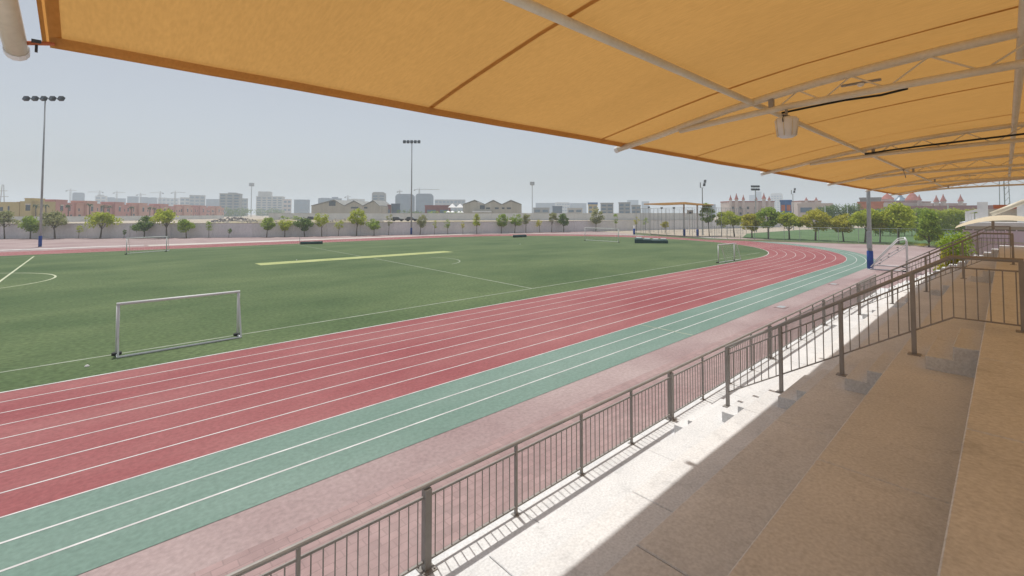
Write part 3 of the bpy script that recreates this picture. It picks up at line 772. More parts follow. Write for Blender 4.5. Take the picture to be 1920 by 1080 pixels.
# shrubs near the stand end
def shrub(base, h, w, lm, label, seed):
    r = random.Random(seed); t = thing('shrub', label, 'shrub', base, 0, 'shrubs round the end of the stand')
    tb = MB()
    for k in range(5):
        a = r.uniform(0,6.28); tb.tube([(0,0,-.05),(math.cos(a)*w*.2,math.sin(a)*w*.2,h*.6)], .02*h, 5, True, .008*h)
    tb.build('stem', M['trunk'], t); cb = MB()
    for k in range(14):
        a = r.uniform(0,6.28); q = r.uniform(0,.36)*w
        leaf_cloud(cb, (math.cos(a)*q, math.sin(a)*q, h*r.uniform(.25,.85)), w*.3, min(h*.2,w*.35), 150, max(.04,min(.09,h*.05)), r, .1)
    cb.build('foliage', lm, t)
for i, (x, by, ty, w, lm, lb) in enumerate(((1705,461,452,26,LD,'low dark shrub on the verge left of the conical tree'),(1730,463,455,22,LY,'low yellowish shrub at the foot of the conical tree'),(1762,465,454,26,LG,'low green shrub right of the conical tree foot'),(1783,468,456,22,LD,'low dark shrub nearest the lilac fence'))):
    p = gz(x, by); D = p.x*fw.x+p.y*fw.y; shrub(p, zcol(p,ty), wid(w,D), lm, lb, 500+i)
for i, (u, x, ty, w, lm, lb) in enumerate(((35.2,1786,430,1.7,LG,'tall rounded green shrub against the end of the stand'),(36.2,1795,422,1.5,LG,'tall leafy green shrub beside the lilac fence'),(34.8,1776,452,1.1,LY,'yellow-leaved shrub behind the end guard railing'))):
    q = gu(x, ty, u); shrub(Vector((u,q.y,0)), q.z, w, lm, lb, 520+i)

# hedge band behind the training pitch
for i,(x0,x1,yt,D,lm,lb) in enumerate(((1640,1735,388,125,LG,'long green creeper hedge behind the training pitch, left half'),(1737,1838,389,128,LB,'long green creeper hedge behind the training pitch, right half'),(1555,1612,380,190,LD,'dark green tree clump right of the castle wing'),(1538,1556,384,180,LD,'small dark green tree clump left of the grey billboard building'))):
    r = random.Random(600+i); p0 = at(x0,D); p1 = at(x1,D); hh = zat(yt,D)
    t = thing('hedge', lb, 'hedge', (p0+p1)/2, 0, 'hedges behind the training pitch')
    cb = MB(); L = (p1-p0).length; c0 = (p0+p1)/2
    for k in range(int(L*16)):
        q = p0.lerp(p1, r.random())-c0
        leaf_cloud(cb, (q.x,q.y,hh*r.uniform(.15,.88)), hh*.16, hh*.12, 30, .30, r, .1)
    cb.build('foliage', lm, t)
    sb = MB()
    for k in range(int(L/2)+1):
        q = p0.lerp(p1,k*2/L if L > 2 else .5)-c0; sb.tube([(q.x,q.y,0),(q.x,q.y,hh*.7)], .08, 5)
    sb.build('stem', M['trunk'], t)

# ------------------------------------------------------------------ netted court, small canopy, fences
def mesh_fence(name, pts, h, label, bay, wire=.6, rpost=.045):
    t = thing(name, label, 'fence', pts[0])
    wb = MB()
    for i in range(len(pts)-1):
        a = Vector(pts[i]); b_ = Vector(pts[i+1]); a.z = b_.z = 0; L = (b_-a).length; n = max(1, round(L/bay))
        for k in range(n + (1 if i == len(pts)-2 else 0)):
            p = a+(b_-a)*k/n; MB().tube([p, p+UP*h], rpost, 6).build('post', M['galv'], t, True)
        MB().tube([a+UP*h, b_+UP*h], rpost*.7, 6).build('top_rail', M['galv'], t, True)
        m_ = int(L/wire)
        for k in range(m_): 
            p = a+(b_-a)*(k+.5)/m_; wb.tube([p+UP*.05,p+UP*h], .006, 3, False)
        for k in range(1, int(h/wire)+1): wb.tube([a+UP*(k*wire-.3), b_+UP*(k*wire-.3)], .006, 3, False)
    tag(wb.build('wire_mesh', M['galv'], t, True), kind='stuff')
    return t
c0, c1, c2, c3 = gz(1193,438.5), gz(1335,446.5), gz(1400,440), gz(1262,433.6)
mesh_fence('court_fence', [c0, c1, c2, c3, c0], zcol(c0,391), 'tall wire-mesh fence of the ball court beside the wall', 3.1)
vf = [gz(1340,447.5), gz(1500,453.5), gz(1650,457.6), gz(1790,461.5)]
mesh_fence('pitch_fence', vf, 3.1, 'low wire-mesh fence with many posts along the training pitch', 3.0)
sh = thing('court_canopy', 'flat orange shade canopy on white columns over the ball court', 'canopy', gz(1283,442))
pA = gz(1283,442.5); pB = gz(1308,442.5); pC = gz(1189,440)
def colm(p, ty, label=None):
    h = zcol(p, ty); MB().tube([p, p+UP*h], .20, 10).build('column', M['white_steel'], sh, True, True)
    MB().lathe([(.22,.05),(.33,.08),(.33,1.75),(.22,1.8)], 12, p).build('pad', M['blue_pad'], sh, True, True)
    return h
hA = colm(pA, 383); hB = colm(pB, 383)
Dc = pA.x*fw.x+pA.y*fw.y
def cpt(x, y, D): return at(x, D, zat(y, D))
mb = MB(); g = [(1207,382.5,Dc+16),(1245,381,Dc+8),(1284,379.5,Dc+1),(1308,382,Dc+2),(1338,384,Dc+5)]
top = [cpt(*q) for q in g]; bot = [cpt(x, y+ (1.2 if k in (0,4) else 4.0 if k < 3 else 3.2), D-7) for k,(x,y,D) in enumerate(g)]
n = len(g); vs = top+bot+[p+UP*.12 for p in top]+[p+UP*.12 for p in bot]
fs = [(i,i+1,n+i+1,n+i) for i in range(n-1)] + [(2*n+i,3*n+i,3*n+i+1,2*n+i+1) for i in range(n-1)] + [(n+i,n+i+1,3*n+i+1,3*n+i) for i in range(n-1)]
mb.add(vs, fs); mb.build('cloth', M['fabric'], sh, True)
MB().tube([top[0]-UP*.1, top[2]-UP*.1, top[4]-UP*.1], .1, 6).build('ridge_beam', M['cream'], sh, True)
pl_ = thing('padded_post', 'short blue-padded white post at the court corner', 'post', pC)
MB().tube([pC, pC+UP*2.6], .16, 10).build('pole', M['white_steel'], pl_, True, True); MB().lathe([(.2,.05),(.3,.08),(.3,1.7),(.2,1.75)],12,pC).build('pad', M['blue_pad'], pl_, True, True)
for i, (x, y) in enumerate(((1217,388.5),(1241,390),(1264,390))):
    p = gz(x, 437+i*.9); h = zcol(p, y)
    t = thing('court_lamp', f'small dark court lamp on a thin pole, {ordinal(i)} from the left under the orange cloth', 'light pole', p, 0, 'court lamps')
    MB().tube([(0,0,0),(0,0,h)], .06, 6).build('pole', M['galv'], t); MB().bar(rt*-.28+UP*h-fw*.1, rt*.28+UP*(h+.02)-fw*.1, .5,.45).build('lamp_head', M['lamp_dark'], t)
hp = gz(1293,441); hh = zcol(hp, 397)
bb = thing('basketball_stand', 'white basketball backboard stand between the canopy columns', 'backboard', hp)
MB().tube([hp, hp+UP*hh], .12, 8).build('pole', M['white_steel'], bb, True); MB().bar(hp+UP*(hh-.1)-rt*.9-fw*.6, hp+UP*(hh-.1)+rt*.9-fw*.6, .05, 1.1).build('backboard', M['white_steel'], bb, True)
MB().bar(hp+UP*(hh-.3)-rt*.35-fw*.66, hp+UP*(hh-.3)+rt*.35-fw*.66, .03,.4).build('target_panel', M['tower_b'], bb, True)

# ------------------------------------------------------------------ houses at left
def house(pa, pb, z0, h, depth, m, label, seed, tower=True):
    r = random.Random(seed); pa = Vector((pa.x,pa.y,0)); pb = Vector((pb.x,pb.y,0)); d = pb-pa; L = d.length; ang = math.atan2(d.y,d.x)
    t = thing('row_house', label, 'house', (pa.x,pa.y,z0), ang, 'villas beyond the lot')
    MB().box(0,L,0,depth,0,h*.86).build('wall', m, t)
    MB().box(-.1,L+.1,-.12,depth+.1,h*.86+.003,h*.90).build('parapet', m, t)
    if tower:
        x0 = L*r.uniform(.18,.38); x1 = x0+L*.38
        MB().box(x0,x1,-1.2,depth*.6,0,h).build('bay', m, t); fy = -1.2
        MB().box(x0-.1,x1+.1,-1.32,depth*.6+.1,h+.002,h+.35).build('bay_parapet', m, t)
        w = MB().box((x0+x1)/2-.9,(x0+x1)/2+.9,-1.28,-1.21,h*.48,h*.74).build('window', M['glass'], t)
        MB().box((x0+x1)/2-1.1,(x0+x1)/2+1.1,-1.4,-1.21,h*.74+.003,h*.79).build('window_head', M['trim'], w)
    else: x0 = x1 = -1
    for row, zz in ((0,h*.12),(1,h*.48)):
        x = 1.6
        while x < L-2.0:
            if not (x0-1.5 < x < x1+.4):
                ww = r.choice((.8,1.3,1.8)); hh_ = r.choice((1.4,1.8,2.2))
                w = MB().box(x,x+ww,-.06,-.01,zz,zz+hh_).build('window', M['glass'], t)
                MB().box(x-.12,x+ww+.12,-.11,-.01,zz-.16,zz-.02).build('window_sill', M['trim'], w)
            x += r.uniform(2.6,4.0)
    return t
zl = 2.6
cols_ = ['mustard yellow villa at the far left edge beyond the wall','mustard yellow villa with raised tower left of the tall mast']
ya = at(-20,205); yb = at(36,205); house(ya, yb, zl, zat(373,205)-zl-.4, 9, M['yellow'], cols_[0], 1, False)
ya = at(38,203); yb = at(72,204); house(ya, yb, zl, zat(371,204)-zl-.5, 9, M['yellow'], cols_[1], 2)
A_ = at(78,212); B_ = at(421,430)
fr_ = [0,.10,.205,.32,.44,.57,.71,.86,1.0]
for i in range(8):
    pa = A_.lerp(B_, fr_[i]+.004); pb = A_.lerp(B_, fr_[i+1]-.004)
    house(pa, pb, zl, 10.0, 10, M['pink'] if i % 2 == 0 else M['pink2'], f"{'rose pink' if i % 2 == 0 else 'salmon pink'} villa, {ordinal(i)} of the pink row from the tall left mast", 10+i)
def palm(x, D, yt, label, seed):
    r = random.Random(seed); p = at(x, D, zl); h = zat(yt, D)-zl
    t = thing('palm_tree', label, 'palm tree', p, 0, 'palms in front of the villas')
    MB().tube([(0,0,0),(.1,0,h*.5),(0,.1,h)], .22, 7, True, .16).build('trunk', M['trunk'], t)
    b = MB()
    for k in range(16):
        a = k*2.4; dr = r.uniform(.2,1.9); q0 = Vector((0,.1,h))
        L = r.uniform(1.4,2.0); e = Vector((math.cos(a),math.sin(a),0)); s_ = Vector((-math.sin(a),math.cos(a),0))*.28
        q1 = q0+e*L*.5+UP*(.75-dr*.45); q2 = q0+e*L*(1.05-dr*.22)+UP*(.5-dr)
        b.add([q0, q1+s_, q2, q1-s_], [(0,1,2,3)])
    b.build('crown', M['leaf_palm'], t)
for i, (x, D, y) in enumerate(((67,190,386),(86,195,386),(128,200,386),(168,210,384),(194,215,387),(205,218,388),(247,240,389),(281,262,390),(290,270,391))):
    palm(x, D, y, f'slim palm in front of the villas, {ordinal(i)} from the left', 40+i)

# ------------------------------------------------------------------ skyline
def block(x0, x1, yt, D, m, label, floors=6, depth=None, rot=0.0, steps=(), glass='tower_glass', cap=None, round_top=False, base=2.6, cat='building'):
    p = at((x0+x1)/2, D, base); phi = math.atan(((x0+x1)/2-960)/F); w = wid(x1-x0, D)*math.cos(phi); h = zat(yt, D)-base; dp = depth or max(10, w*.7)
    ang = YAW - math.pi/2 - phi + rot
    t = thing('apartment_block', label, cat, p, ang, 'buildings on the skyline')
    if round_top:
        n = 8; c = w*.18
        pts = [(-w/2,0),(w/2,0)] + [(w/2-c+c*math.cos(a), h-c+c*math.sin(a)) for a in [math.pi/2*k/n for k in range(n+1)]] + [(-w/2+c-c*math.sin(a), h-c+c*math.cos(a)) for a in [math.pi/2*k/n for k in range(n+1)]]
        MB().prism(pts, 0, dp).build('body', m, t)
    else:
        MB().box(-w/2,w/2,0,dp,0,h).build('body', m, t)
        MB().box(-w/2-.3,w/2+.3,-.3,dp+.3,h+.002,h+.9).build('parapet', m, t)
    for (a, b_, y) in steps:
        xa = (a-(x0+x1)/2)/F*D; xb = (b_-(x0+x1)/2)/F*D; MB().box(xa,xb,dp*.15,dp*.8,h+.92,zat(y,D)-base).build('roof_block', m, t)
    fl = h/floors; nb = max(2, int(w/7))
    gw = proto_mesh(MB().box(-w/nb*.34, w/nb*.34, -.25, -.02, fl*.22, fl*.72), 'window', M[glass])
    for k in range(floors):
        if round_top and k == floors-1: continue
        for j in range(nb): inst('window', gw, t, (-w/2+w*(j+.5)/nb, 0, k*fl))
    if cap: MB().box(-w/2-.4,w/2+.4,-.5,dp+.4,h+.91,h+2.6).build('roof', M[cap], t)
    return t
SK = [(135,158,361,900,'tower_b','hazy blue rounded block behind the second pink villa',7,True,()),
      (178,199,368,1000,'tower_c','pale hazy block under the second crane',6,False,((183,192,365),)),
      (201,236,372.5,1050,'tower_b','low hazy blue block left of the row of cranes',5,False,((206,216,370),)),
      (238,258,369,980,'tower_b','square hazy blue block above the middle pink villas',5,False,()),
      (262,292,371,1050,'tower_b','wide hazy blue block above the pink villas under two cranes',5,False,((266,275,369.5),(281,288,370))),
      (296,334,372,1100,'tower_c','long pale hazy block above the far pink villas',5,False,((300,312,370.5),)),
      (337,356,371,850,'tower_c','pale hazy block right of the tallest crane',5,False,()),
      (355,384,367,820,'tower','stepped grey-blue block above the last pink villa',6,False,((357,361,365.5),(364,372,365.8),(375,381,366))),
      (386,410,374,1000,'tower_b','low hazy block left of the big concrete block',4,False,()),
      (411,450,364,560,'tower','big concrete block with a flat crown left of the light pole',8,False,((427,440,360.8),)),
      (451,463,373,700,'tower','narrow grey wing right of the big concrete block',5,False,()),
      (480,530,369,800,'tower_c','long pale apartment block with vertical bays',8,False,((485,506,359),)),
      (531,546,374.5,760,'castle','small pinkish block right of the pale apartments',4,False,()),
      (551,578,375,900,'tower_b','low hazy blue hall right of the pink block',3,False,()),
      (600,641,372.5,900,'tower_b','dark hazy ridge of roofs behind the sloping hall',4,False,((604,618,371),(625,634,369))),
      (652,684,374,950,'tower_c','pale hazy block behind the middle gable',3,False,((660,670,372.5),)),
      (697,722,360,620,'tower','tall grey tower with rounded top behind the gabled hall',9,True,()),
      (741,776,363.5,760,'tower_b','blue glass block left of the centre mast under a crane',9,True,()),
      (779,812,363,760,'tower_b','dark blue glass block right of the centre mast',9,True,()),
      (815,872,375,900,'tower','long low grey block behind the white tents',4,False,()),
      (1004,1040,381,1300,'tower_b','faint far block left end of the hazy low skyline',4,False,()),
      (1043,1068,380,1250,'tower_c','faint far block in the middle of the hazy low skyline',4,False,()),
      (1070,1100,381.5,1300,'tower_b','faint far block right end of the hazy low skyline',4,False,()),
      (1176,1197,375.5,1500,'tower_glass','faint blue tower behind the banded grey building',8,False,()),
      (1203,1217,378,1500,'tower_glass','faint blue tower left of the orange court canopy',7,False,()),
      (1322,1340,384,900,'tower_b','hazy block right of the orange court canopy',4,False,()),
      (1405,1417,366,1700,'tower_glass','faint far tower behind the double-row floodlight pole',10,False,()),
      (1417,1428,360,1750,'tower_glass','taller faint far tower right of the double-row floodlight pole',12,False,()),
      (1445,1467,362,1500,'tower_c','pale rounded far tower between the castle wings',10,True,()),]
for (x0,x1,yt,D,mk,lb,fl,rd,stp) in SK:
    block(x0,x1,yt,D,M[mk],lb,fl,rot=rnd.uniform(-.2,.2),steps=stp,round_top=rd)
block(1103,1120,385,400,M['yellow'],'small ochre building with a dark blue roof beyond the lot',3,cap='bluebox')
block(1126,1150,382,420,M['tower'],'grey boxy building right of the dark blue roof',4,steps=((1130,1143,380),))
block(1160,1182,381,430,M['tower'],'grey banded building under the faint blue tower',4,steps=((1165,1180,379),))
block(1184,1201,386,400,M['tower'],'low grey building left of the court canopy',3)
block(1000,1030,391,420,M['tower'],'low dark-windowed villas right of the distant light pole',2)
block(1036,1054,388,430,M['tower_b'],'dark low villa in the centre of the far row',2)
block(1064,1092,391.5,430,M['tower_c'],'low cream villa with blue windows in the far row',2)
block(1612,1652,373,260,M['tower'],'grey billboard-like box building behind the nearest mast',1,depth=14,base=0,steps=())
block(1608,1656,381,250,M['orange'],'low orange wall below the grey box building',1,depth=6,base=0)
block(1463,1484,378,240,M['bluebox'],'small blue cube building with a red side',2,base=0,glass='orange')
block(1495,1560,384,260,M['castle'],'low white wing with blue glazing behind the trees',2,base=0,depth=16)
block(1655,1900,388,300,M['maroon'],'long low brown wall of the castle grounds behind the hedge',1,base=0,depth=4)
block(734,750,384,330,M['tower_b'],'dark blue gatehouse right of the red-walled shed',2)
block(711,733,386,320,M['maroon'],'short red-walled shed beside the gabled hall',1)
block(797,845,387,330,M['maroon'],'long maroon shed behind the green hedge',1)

# castle-like buildings with spires
def spire(t, x, yb, yt, D, wpx, base, red=True):
    c = at(x, D, 0); w = wid(wpx, D)/2; zb = zat(yb,D); zt = zat(yt,D)
    MB().lathe([(w,base),(w,zb),(w*1.15,zb+.1),(w*1.15,zb+.6)], 12, (c.x,c.y,0)).build('turret', M['castle'], t, True)
    MB().lathe([(w*1.35,zb+.6),(w*.8,zb+(zt-zb)*.4),(w*.35,zb+(zt-zb)*.7),(.05,zt)], 12, (c.x,c.y,0)).build('spire', M['roof_red'], t, True)
def castle(x0, x1, yt, D, label, spires, domes=()):
    p = at((x0+x1)/2, D, 0); w = wid(x1-x0, D); h = zat(yt, D)
    t = thing('castle_building', label, 'building', p, 0, 'castle-like buildings with red roofs')
    e = rt*w/2; c = p
    MB().bar(c-e+UP*h/2+fw*6, c+e+UP*h/2+fw*6, 12, h).build('wall', M['castle'], t, True)
    MB().bar(c-e*1.01+UP*(h+.35)+fw*6, c+e*1.01+UP*(h+.35)+fw*6, 12.6, .68).build('cornice', M['roof_red'], t, True)
    nb = max(3, int(w/4.5))
    for k in range(nb):
        q = c - e + rt*w*(k+.5)/nb
        for zz in (.45,.72): MB().bar(q+UP*h*zz-rt*.7-fw*.04, q+UP*h*zz+rt*.7-fw*.04, .1, h*.12).build('window', M['glass'], t, True)
    for s_ in spires: spire(t, *s_[:3], D-2, s_[3], 0)
    for (x, yb, yt2, wpx) in domes:
        cc = at(x, D+4, 0); ww = wid(wpx, D)/2; zb = zat(yb,D); zt = zat(yt2,D)
        MB().lathe([(ww*.9,0),(ww*.9,zb)], 12, (cc.x,cc.y,0)).build('drum', M['castle'], t, True)
        MB().lathe([(ww,zb+.01),(ww*.72,zb+(zt-zb)*.30),(ww*.42,zb+(zt-zb)*.62),(ww*.16,zb+(zt-zb)*.84),(ww*.14,zb+(zt-zb)*.9),(.05,zt)], 16, (cc.x,cc.y,0)).build('roof_cone', M['roof_red'], t, True)
castle(1367,1452,379,300,'pink-white castle building with six red spires left of the blue cube',[(1370,376,365,4.5),(1381,375.5,361.5,5.5),(1394,376,364.5,4.5),(1418,376,368,4.5),(1432.5,374,361.5,6),(1442.5,376,367,4.5)])
castle(1502,1540,378,330,'smaller castle wing with two dark red spires above the trees',[(1512,377,369,5),(1530.5,377,369,5)])
castle(1652,1745,379.5,320,'castle hall with two broad red roofs right of the nearest mast',[(1724,377,364,6)],[(1664,373,361.5,22),(1711,375,358,24)])
castle(1748,1812,383,330,'castle wall with three thin red turrets under the canopy end',[(1756,380,365,7),(1769,379,363,7.5),(1801.5,379,364,7)])
bs = at(1688.5, 420, 0); o = MB().lathe([(5,0),(5,zat(378,420)),(5.6,zat(376,420)),(2.2,zat(370,420)),(.1,zat(362,420))], 14).build('blue_spire_tower', M['tower_glass']); o.location = bs
tag(o, 'hazy blue spire between the two broad red roofs', 'tower')

# halls with gabled roofs
def hall(x0, x1, D, yw, peaks, label, wins, awning=None, left_slope=None):
    ang = YAW-math.pi/2; p = at((x0+x1)/2, D, zl); mid = (x0+x1)/2
    t = thing('gabled_hall', label, 'hall', p, ang, 'gabled halls beyond the lot')
    X = lambda x: (x-mid)/F*D
    zb = zat(yw, D)-zl
    MB().box(X(x0),X(x1),0,30,0,zb).build('wall', M['beige'], t)
    for (a, pk, b_, y) in peaks:
        zp = zat(y, D)-zl
        MB().prism([(X(a)+.05,zb+.002),(X(b_)-.05,zb+.002),(X(pk),zp-.3)], .02, 30).build('gable', M['beige'], t)
        for q0, q1 in ((a,pk),(pk,b_)):
            z0_, z1_ = (zb, zp) if q0 == a else (zp, zb)
            MB().prism([(X(q0),z0_+.05),(X(q1),z1_+.05),(X(q1),z1_+.5),(X(q0),z0_+.5)], -.8, 30.4).build('roof', M['roof_grey'], t)
    for (a, b_, y0, y1) in wins:
        w = MB().box(X(a),X(b_),-.2,-.01,zat(y1,D)-zl,zat(y0,D)-zl).build('window', M['glass'], t)
    if awning: MB().box(X(awning[0]),X(awning[1]),-5,-.02,zat(awning[3],D)-zl,zat(awning[2],D)-zl).build('awning', M['white_steel'], t)
    return t
hall(584,712,300,386.5,[(584,627,646,375.5),(646,664,681,377),(681,700,712,376.5)],'beige hall with three low gables and a long sloping roof',[(658,672,388,391),(683,689,388,391),(617,629,377.5,386)])
hall(868,978,300,384,[(868,890,909,376),(909,925,941,376),(941,958,978,376)],'grey-beige hall with three gables right of the white tents',[(900,909,385,392),(911,919,389,392),(928,935,389,392),(941,946,389,392),(950,958,389,392)],(887,922,395.5,398.2))
def tent(x0,x1,yt,yb,D,label):
    p = at((x0+x1)/2,D,zl); w = wid(x1-x0,D); h0 = zat(yb,D)-zl; h1 = zat(yt,D)-zl
    t = thing('marquee_tent', label, 'tent', p, YAW-math.pi/2, 'white marquees by the gabled hall')
    n = 2
    for k in range(n):
        cx = -w/2+w*(k+.5)/n; q = w/n/2
        MB().add([(cx-q,0,h0),(cx+q,0,h0),(cx+q,2*q,h0),(cx-q,2*q,h0),(cx,q,h1)],[(0,1,4),(1,2,4),(2,3,4),(3,0,4),(3,2,1,0)]).build('roof', M['white_steel'], t)
    for a in (-w/2+.1, 0, w/2-.1): MB().tube([(a,.1,0),(a,.1,h0)], .08, 6).build('pole', M['galv'], t)
tent(840,869,381.5,389,300,'peaked white marquee left of the three-gabled grey hall')
tent(836,852,395,398,280,'low white tent below the peaked marquee')
tent(857,869,395.5,398.5,282,'small low white tent beside the grey hall corner')
for i,(x0,x1,yt,D,lm,lb) in enumerate(((745,800,392,290,LD,'dark green hedge behind the centre mast'),(800,866,394.5,285,LG,'green hedge in front of the maroon shed'),(480,530,389,600,LD,'dark trees at the foot of the pale apartments'),(425,468,387.5,480,LD,'dark trees right of the pink villas'),(520,565,404,215,LG,'green weeds on the mound right of the rubble'))):
    r = random.Random(700+i); p0 = at(x0,D,zl); p1 = at(x1,D,zl); c0_ = (p0+p1)/2; hh = max(1.2, zat(yt,D)-zl)
    t = thing('hedge', lb, 'hedge', c0_, 0, 'greenery beyond the lot'); cb = MB(); sb = MB(); L = (p1-p0).length
    for k in range(int(min(60, L*1.0))):
        q = p0.lerp(p1, r.random())-c0_; leaf_cloud(cb, (q.x,q.y,hh*r.uniform(.15,.8)), hh*.35, hh*.2, 30, .05*hh+.2, r, .1)
    for k in range(6):
        q = p0.lerp(p1,(k+.5)/6)-c0_; sb.tube([(q.x,q.y,0),(q.x,q.y,hh*.7)], .1, 5)
    cb.build('foliage', lm, t); sb.build('stem', M['trunk'], t)

# cranes
def crane(x, yt, D, jib_l, jib_r, label, tilt=0.0):
    p = at(x, D, zl); h = zat(yt, D)-zl; w = wid(1.6, D)/2
    t = thing('tower_crane', label, 'crane', p, YAW-math.pi/2+tilt, 'tower cranes on the skyline')
    b = MB()
    for a in (-w,w):
        for c in (-w,w): b.bar((a,c,0),(a,c,h),w*.45,w*.45)
    k = 0
    while (k+1)*4*w < h: b.bar((-w,-w,k*4*w),(w,-w,(k+1)*4*w),w*.3,w*.3); k += 1
    b.build('mast', M['crane'], t)
    L0 = wid(jib_l, D); L1 = wid(jib_r, D)
    jb = MB(); jb.bar((-L0,0,h),(L1,0,h),w*.8,w*.9); jb.bar((0,0,h+4*w),(L1*.7,0,h+w*.4),w*.25,w*.25); jb.bar((0,0,h+4*w),(-L0*.9,0,h+w*.4),w*.25,w*.25)
    jb.build('jib', M['crane'], t); MB().bar((0,0,h),(0,0,h+4.2*w),w*.8,w*.8).build('apex', M['crane'], t)
    s_ = 1 if L1 > L0 else -1
    MB().box(-s_*min(L0,L1)-w*1.5,-s_*min(L0,L1)+w*1.5,-w,w,h-w*2.4,h-w*.5).build('counterweight', M['lamp_dark'], t)
for a in ((131.5,357,900,8,11,'pale crane above the second pink villa'),(186,360,1000,22,6,'hazy crane second from the left of the skyline'),(218.5,361,1000,6,16,'hazy crane with short jib above the middle villas'),(263,365,1000,7,10,'small hazy crane among the middle skyline'),(300,361.5,1000,20,5,'thin hazy crane left of the tallest pair'),(328,361,950,7,19,'hazy crane right of the thin crane'),(749,359,800,4,6,'small crane on the left blue glass block'),(786,355.5,780,9,38,'long-jib crane on the right blue glass block'),(652,369,950,5,6,'tiny hazy crane behind the middle gable')):
    crane(*a)
# lattice tower at right
lt = thing('lattice_tower', 'grey lattice light tower seen under the canopy end at far right', 'tower', at(1884,150,0))
b = MB(); pL = at(1884,150,0); zt_ = zat(338,150)
for a in (-.9,.9):
    for c in (-.9,.9): b.bar(pL+rt*a+fw*c, pL+rt*a*.8+fw*c*.8+UP*zt_, .2,.2)
for k in range(int(zt_/2)): b.bar(pL+rt*-.9-fw*.9+UP*k*2, pL+rt*.9-fw*.9+UP*(k+1)*2, .1,.1)
b.build('lattice_legs', M['galv'], lt, True)
MB().bar(pL+UP*zt_-rt*2, pL+UP*zt_+rt*2, .3,.3).build('cross_arm', M['galv'], lt, True)
for q in (-1.8,-.6,.6,1.8): MB().bar(pL+UP*(zt_+.1)+rt*q-fw*.1, pL+UP*(zt_+.8)+rt*q+fw*.2,.7,.3).build('lamp_head', M['lamp_dark'], lt, True)
py0 = at(4,700,zl); pt_ = thing('pylon', 'faint lattice pylon at the far left edge of the sky', 'pylon', py0)
b = MB(); hpy = zat(346,700)-zl
for a in (-3,3):
    for c in (-3,3): b.bar((a,c,0),(a*.25,c*.25,hpy),.8,.8)
for zz, ww in ((.62,9),(.8,7)): b.bar(tuple(rt*-ww+UP*hpy*zz), tuple(rt*ww+UP*hpy*zz), .8,.8)
b.build('lattice', M['crane'], pt_)

# rubble, cars and spoil behind the wall
def rocks(name, x0, x1, D0, D1, z1, n, m, label, seed, s=.7):
    r = random.Random(seed); b = MB()
    for _ in range(n):
        t_ = r.random(); p = at(x0+(x1-x0)*t_, D0+(D1-D0)*r.random(), 0); k = math.sin(math.pi*min(1,max(0,t_)))
        zc_ = zl + r.random()*z1*(.3+.7*k); sz = s*r.uniform(.35,1.3)
        pts = []
        for a in range(5):
            an = a*1.256+r.uniform(-.3,.3); pts.append(p+Vector((math.cos(an)*sz*r.uniform(.6,1.1), math.sin(an)*sz*r.uniform(.6,1.1), zc_-sz*.35)))
        tp = [q*.35+p*.65 for q in pts]; tp = [Vector((q.x,q.y,zc_+sz*r.uniform(.3,.7))) for q in tp]
        b.add(pts+tp, [(i,(i+1)%5,5+(i+1)%5,5+i) for i in range(5)]+[(5,6,7,8,9),(4,3,2,1,0)])
    return tag(b.build(name, m), label, 'rubble', kind='stuff')
rocks('rubble_heap', 398, 485, 168, 190, 1.9, 240, M['rubble2'], 'dark rubble heap above the wall right of the pink villas', 1, .55)
rocks('rubble_heap', 392, 560, 158, 180, 1.0, 300, M['rubble'], 'pale sandy rubble strewn along the wall top', 2, .5)
rocks('rubble_heap', 596, 720, 160, 190, 1.5, 330, M['rubble'], 'pale stone heap behind the middle of the wall', 3, .6)
def mound(x0,x1,D0,D1,h,m,label,seed):
    r = random.Random(seed); n,q = 40,10; vs = []
    for i in range(n+1):
        for j in range(q+1):
            p = at(x0+(x1-x0)*i/n, D0+(D1-D0)*j/q); s_ = math.sin(math.pi*i/n)**.5*math.sin(math.pi*j/q)
            vs.append((p.x,p.y,zl-.05+h*s_*(.75+.35*math.sin(i*.7+j*.5)*math.cos(i*.31))+r.uniform(-.06,.06)*s_))
    b = MB().add(vs, [(i*(q+1)+j,(i+1)*(q+1)+j,(i+1)*(q+1)+j+1,i*(q+1)+j+1) for i in range(n) for j in range(q)])
    o = b.build('sand_mound', m, None, False, True); tag(o, kind='structure')
M['mound'] = mat('dry_mound', (.22,.20,.10), scale=.15, c2=(.42,.35,.24), fine=.2)
mound(385,740,150,200,1.5,M['mound'],'',1); mound(730,1020,160,195,1.0,M['mound'],'',2)
def car(x, D, label, m, ang):
    p = at(x, D, zl+.7); t = thing('parked_car', label, 'car', p, ang, 'cars parked beyond the wall')
    MB().prism([(-2.2,.35),(2.2,.35),(2.25,.8),(1.4,.95),(-2.1,1.0),(-2.25,.7)], -.88, .88).build('body', m, t)
    MB().prism([(-1.9,1.0),(.95,.97),(.3,1.5),(-1.5,1.55)], -.78, .78).build('cabin', M['glass'], t)
    MB().prism([(-1.55,1.56),(.32,1.51),(.28,1.56),(-1.5,1.62)], -.76, .76).build('roof', m, t)
    for a in (-1.35,1.35):
        for c in (-.8,.8): MB().tube([(a,c-.12,.33),(a,c+.12,.33)], .33, 12).build('wheel', M['black'], t)
car(586,190,'dark car parked on the mound before the sloping hall', M['car'], YAW-1.4)
car(746,165,'dark purple car parked behind the wall left of the centre mast', M['car'], YAW-1.5)
car(772,166,'dark car half hidden behind the centre mast', M['car'], YAW-1.6)

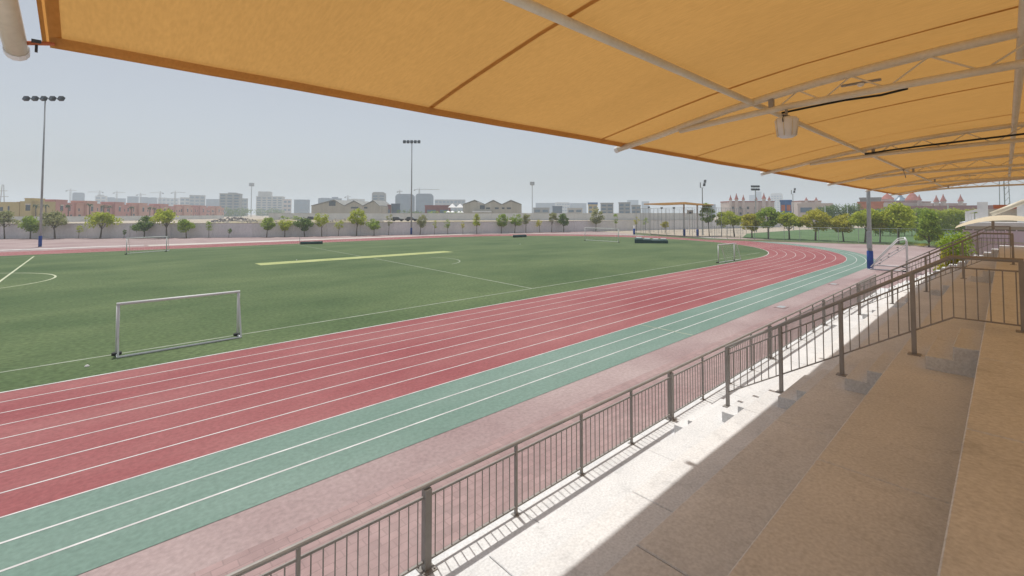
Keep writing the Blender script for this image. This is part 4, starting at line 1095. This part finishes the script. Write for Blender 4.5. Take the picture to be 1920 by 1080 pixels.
# ------------------------------------------------------------------ beyond the end of the stand
lf = thing('lilac_fence', 'lilac sheet-metal fence with vertical ribs beyond the end of the stand', 'fence', (37.5,0,0))
uL = 37.5
vL0 = gu(1806,440,uL).y; vL1 = gu(2060,440,uL).y
zt1 = gu(1850,431,uL).z
v = vL0; k = 0
while v > vL1:
    w = .42; MB().box(uL,uL+.05,v-w+.012,v,0.02,zt1+(.006 if k % 2 else 0)).build('panel', M['lilac'], lf, True)
    MB().box(uL-.05,uL-.003,v-.03,v+.03,0,zt1+.02).build('rib', M['lilac'], lf, True); v -= w; k += 1
for zz in (zt1*.55, zt1*.86): MB().box(uL-.075,uL-.053,vL1,vL0,zz,zz+.06).build('rail', M['trim'], lf, True)
kb = thing('white_kiosk', 'low white kiosk roof behind the lilac fence', 'kiosk', (42,-2,0))
v0 = gu(1812,420,42).y; zz = gu(1850,417,42).z
MB().box(42,47,-9,v0,0,zz-.25).build('wall', M['tower_c'], kb, True); MB().box(41.7,47.3,-9.2,v0+.3,zz-.248,zz).build('roof', M['white_steel'], kb, True)
# cream umbrella-like sail
us = 39.0
sl_ = thing('shade_sail', 'cream arched shade sail on a brown post beyond the lilac fence', 'shade sail', (us, gu(1862,440,us).y, 0))
ce = gu(1855,405,us); le = gu(1794,423.5,us); re = gu(1990,430,us)
mb = MB(); n = 14; vs = []
for j, du in ((0,-1.6),(1,0),(2,1.8)):
    for i in range(n+1):
        t_ = i/n; yy = le.y+(re.y-le.y)*t_; s_ = 1-(2*max(0,min(1,t_))-1)**2
        s_ = 1-((yy-(le.y+re.y)/2)/((le.y-re.y)/2))**2
        vs.append((us+du, yy, le.z + (ce.z-le.z)*1.08*s_ - (.28 if j != 1 else 0)*(.4+.6*s_)))
mb.add(vs, [(j*(n+1)+i,j*(n+1)+i+1,(j+1)*(n+1)+i+1,(j+1)*(n+1)+i) for j in range(2) for i in range(n)])
mb.build('cloth', M['cream_cloth'], sl_, True, True)
pm_ = gu(1862,425,us).y
MB().tube([(us,pm_,0),(us,pm_,ce.z-.15)], .07, 10).build('post', M['rail'], sl_, True); MB().box(us-.22,us-.07,pm_-.16,pm_+.16,gu(1862,467,us).z,gu(1862,455,us).z).build('meter_box', M['rail'], sl_, True)
MB().tube([(us-1.5,le.y,le.z-.18),(us-1.5,re.y,le.z-.18)], .04, 8).build('edge_tube', M['rail'], sl_, True)
ue = 44.0
stt = thing('white_portal', 'white steel portal with two columns and an orange lintel behind the cream sail', 'portal', (ue, gu(1842,420,ue).y, 0))
for xx in (1842,1917):
    q = gu(xx,379,ue); MB().bar((ue,q.y,0),(ue,q.y,q.z),.5,.5).build('column', M['white_steel'], stt, True)
qa = gu(1862,384,ue); qb = gu(1912,384,ue); MB().box(ue+.3,ue+.6,qb.y,qa.y,gu(1880,391,ue).z,qa.z).build('lintel', M['orange'], stt, True)
MB().box(ue+.7,ue+.9,qb.y-.3,qa.y+.3,0,gu(1880,392,ue).z).build('infill', M['beige'], stt, True)
q0 = gu(1858,402,ue-1); q1 = gu(1922,377,ue-1); MB().tube([q0,q1], .14, 10).build('raking_tube', M['cream'], stt, True, True)
sg = thing('white_balustrade', 'small white balustrade left of the white portal', 'railing', (43, gu(1815,410,43).y, 0))
for xx in (1812,1818,1824,1831): q = gu(xx,400,43); MB().bar((43,q.y,0),(43,q.y,q.z),.14,.14).build('post', M['white_steel'], sg, True)
qa = gu(1810,399,43); qb = gu(1838,399,43); MB().bar((43,qa.y,qa.z),(43,qb.y,qa.z+.2),.16,.16).build('top_rail', M['white_steel'], sg, True)
for i,(x, by, ty) in enumerate(((1779,437,383),(1590,430,388),(1548,432,386))):
    p = gz(x, by); h = zcol(p, ty); t = thing('net_pole', ['white net pole right of the conical tree','pale net pole behind the tree left of the nearest mast','pale net pole behind the second yellowish tree'][i], 'pole', p, 0, 'poles of the training pitch net')
    MB().tube([(0,0,0),(0,0,h)], .2, 8, True, .15).build('pole', M['white_steel'], t); MB().tube(rt and [tuple(UP*(h*.25)-rt*2.4), tuple(UP*(h*.25)+rt*.2)], .08, 6).build('arm', M['white_steel'], t)

# ------------------------------------------------------------------ air
hz = MB().box(-2600,4200,-60,4900,-1.2,118).build('haze', bpy.data.materials.new('haze_air'))
hm_ = hz.data.materials[0]; hm_.use_nodes = True; t = hm_.node_tree; t.nodes.clear()
pv = t.nodes.new('ShaderNodeVolumePrincipled'); pv.inputs['Color'].default_value = (.80,.90,1.0,1); pv.inputs['Density'].default_value = 0.0006; pv.inputs['Anisotropy'].default_value = .2
mo = t.nodes.new('ShaderNodeOutputMaterial'); t.links.new(pv.outputs[0], mo.inputs['Volume'])
tag(hz, kind='stuff')
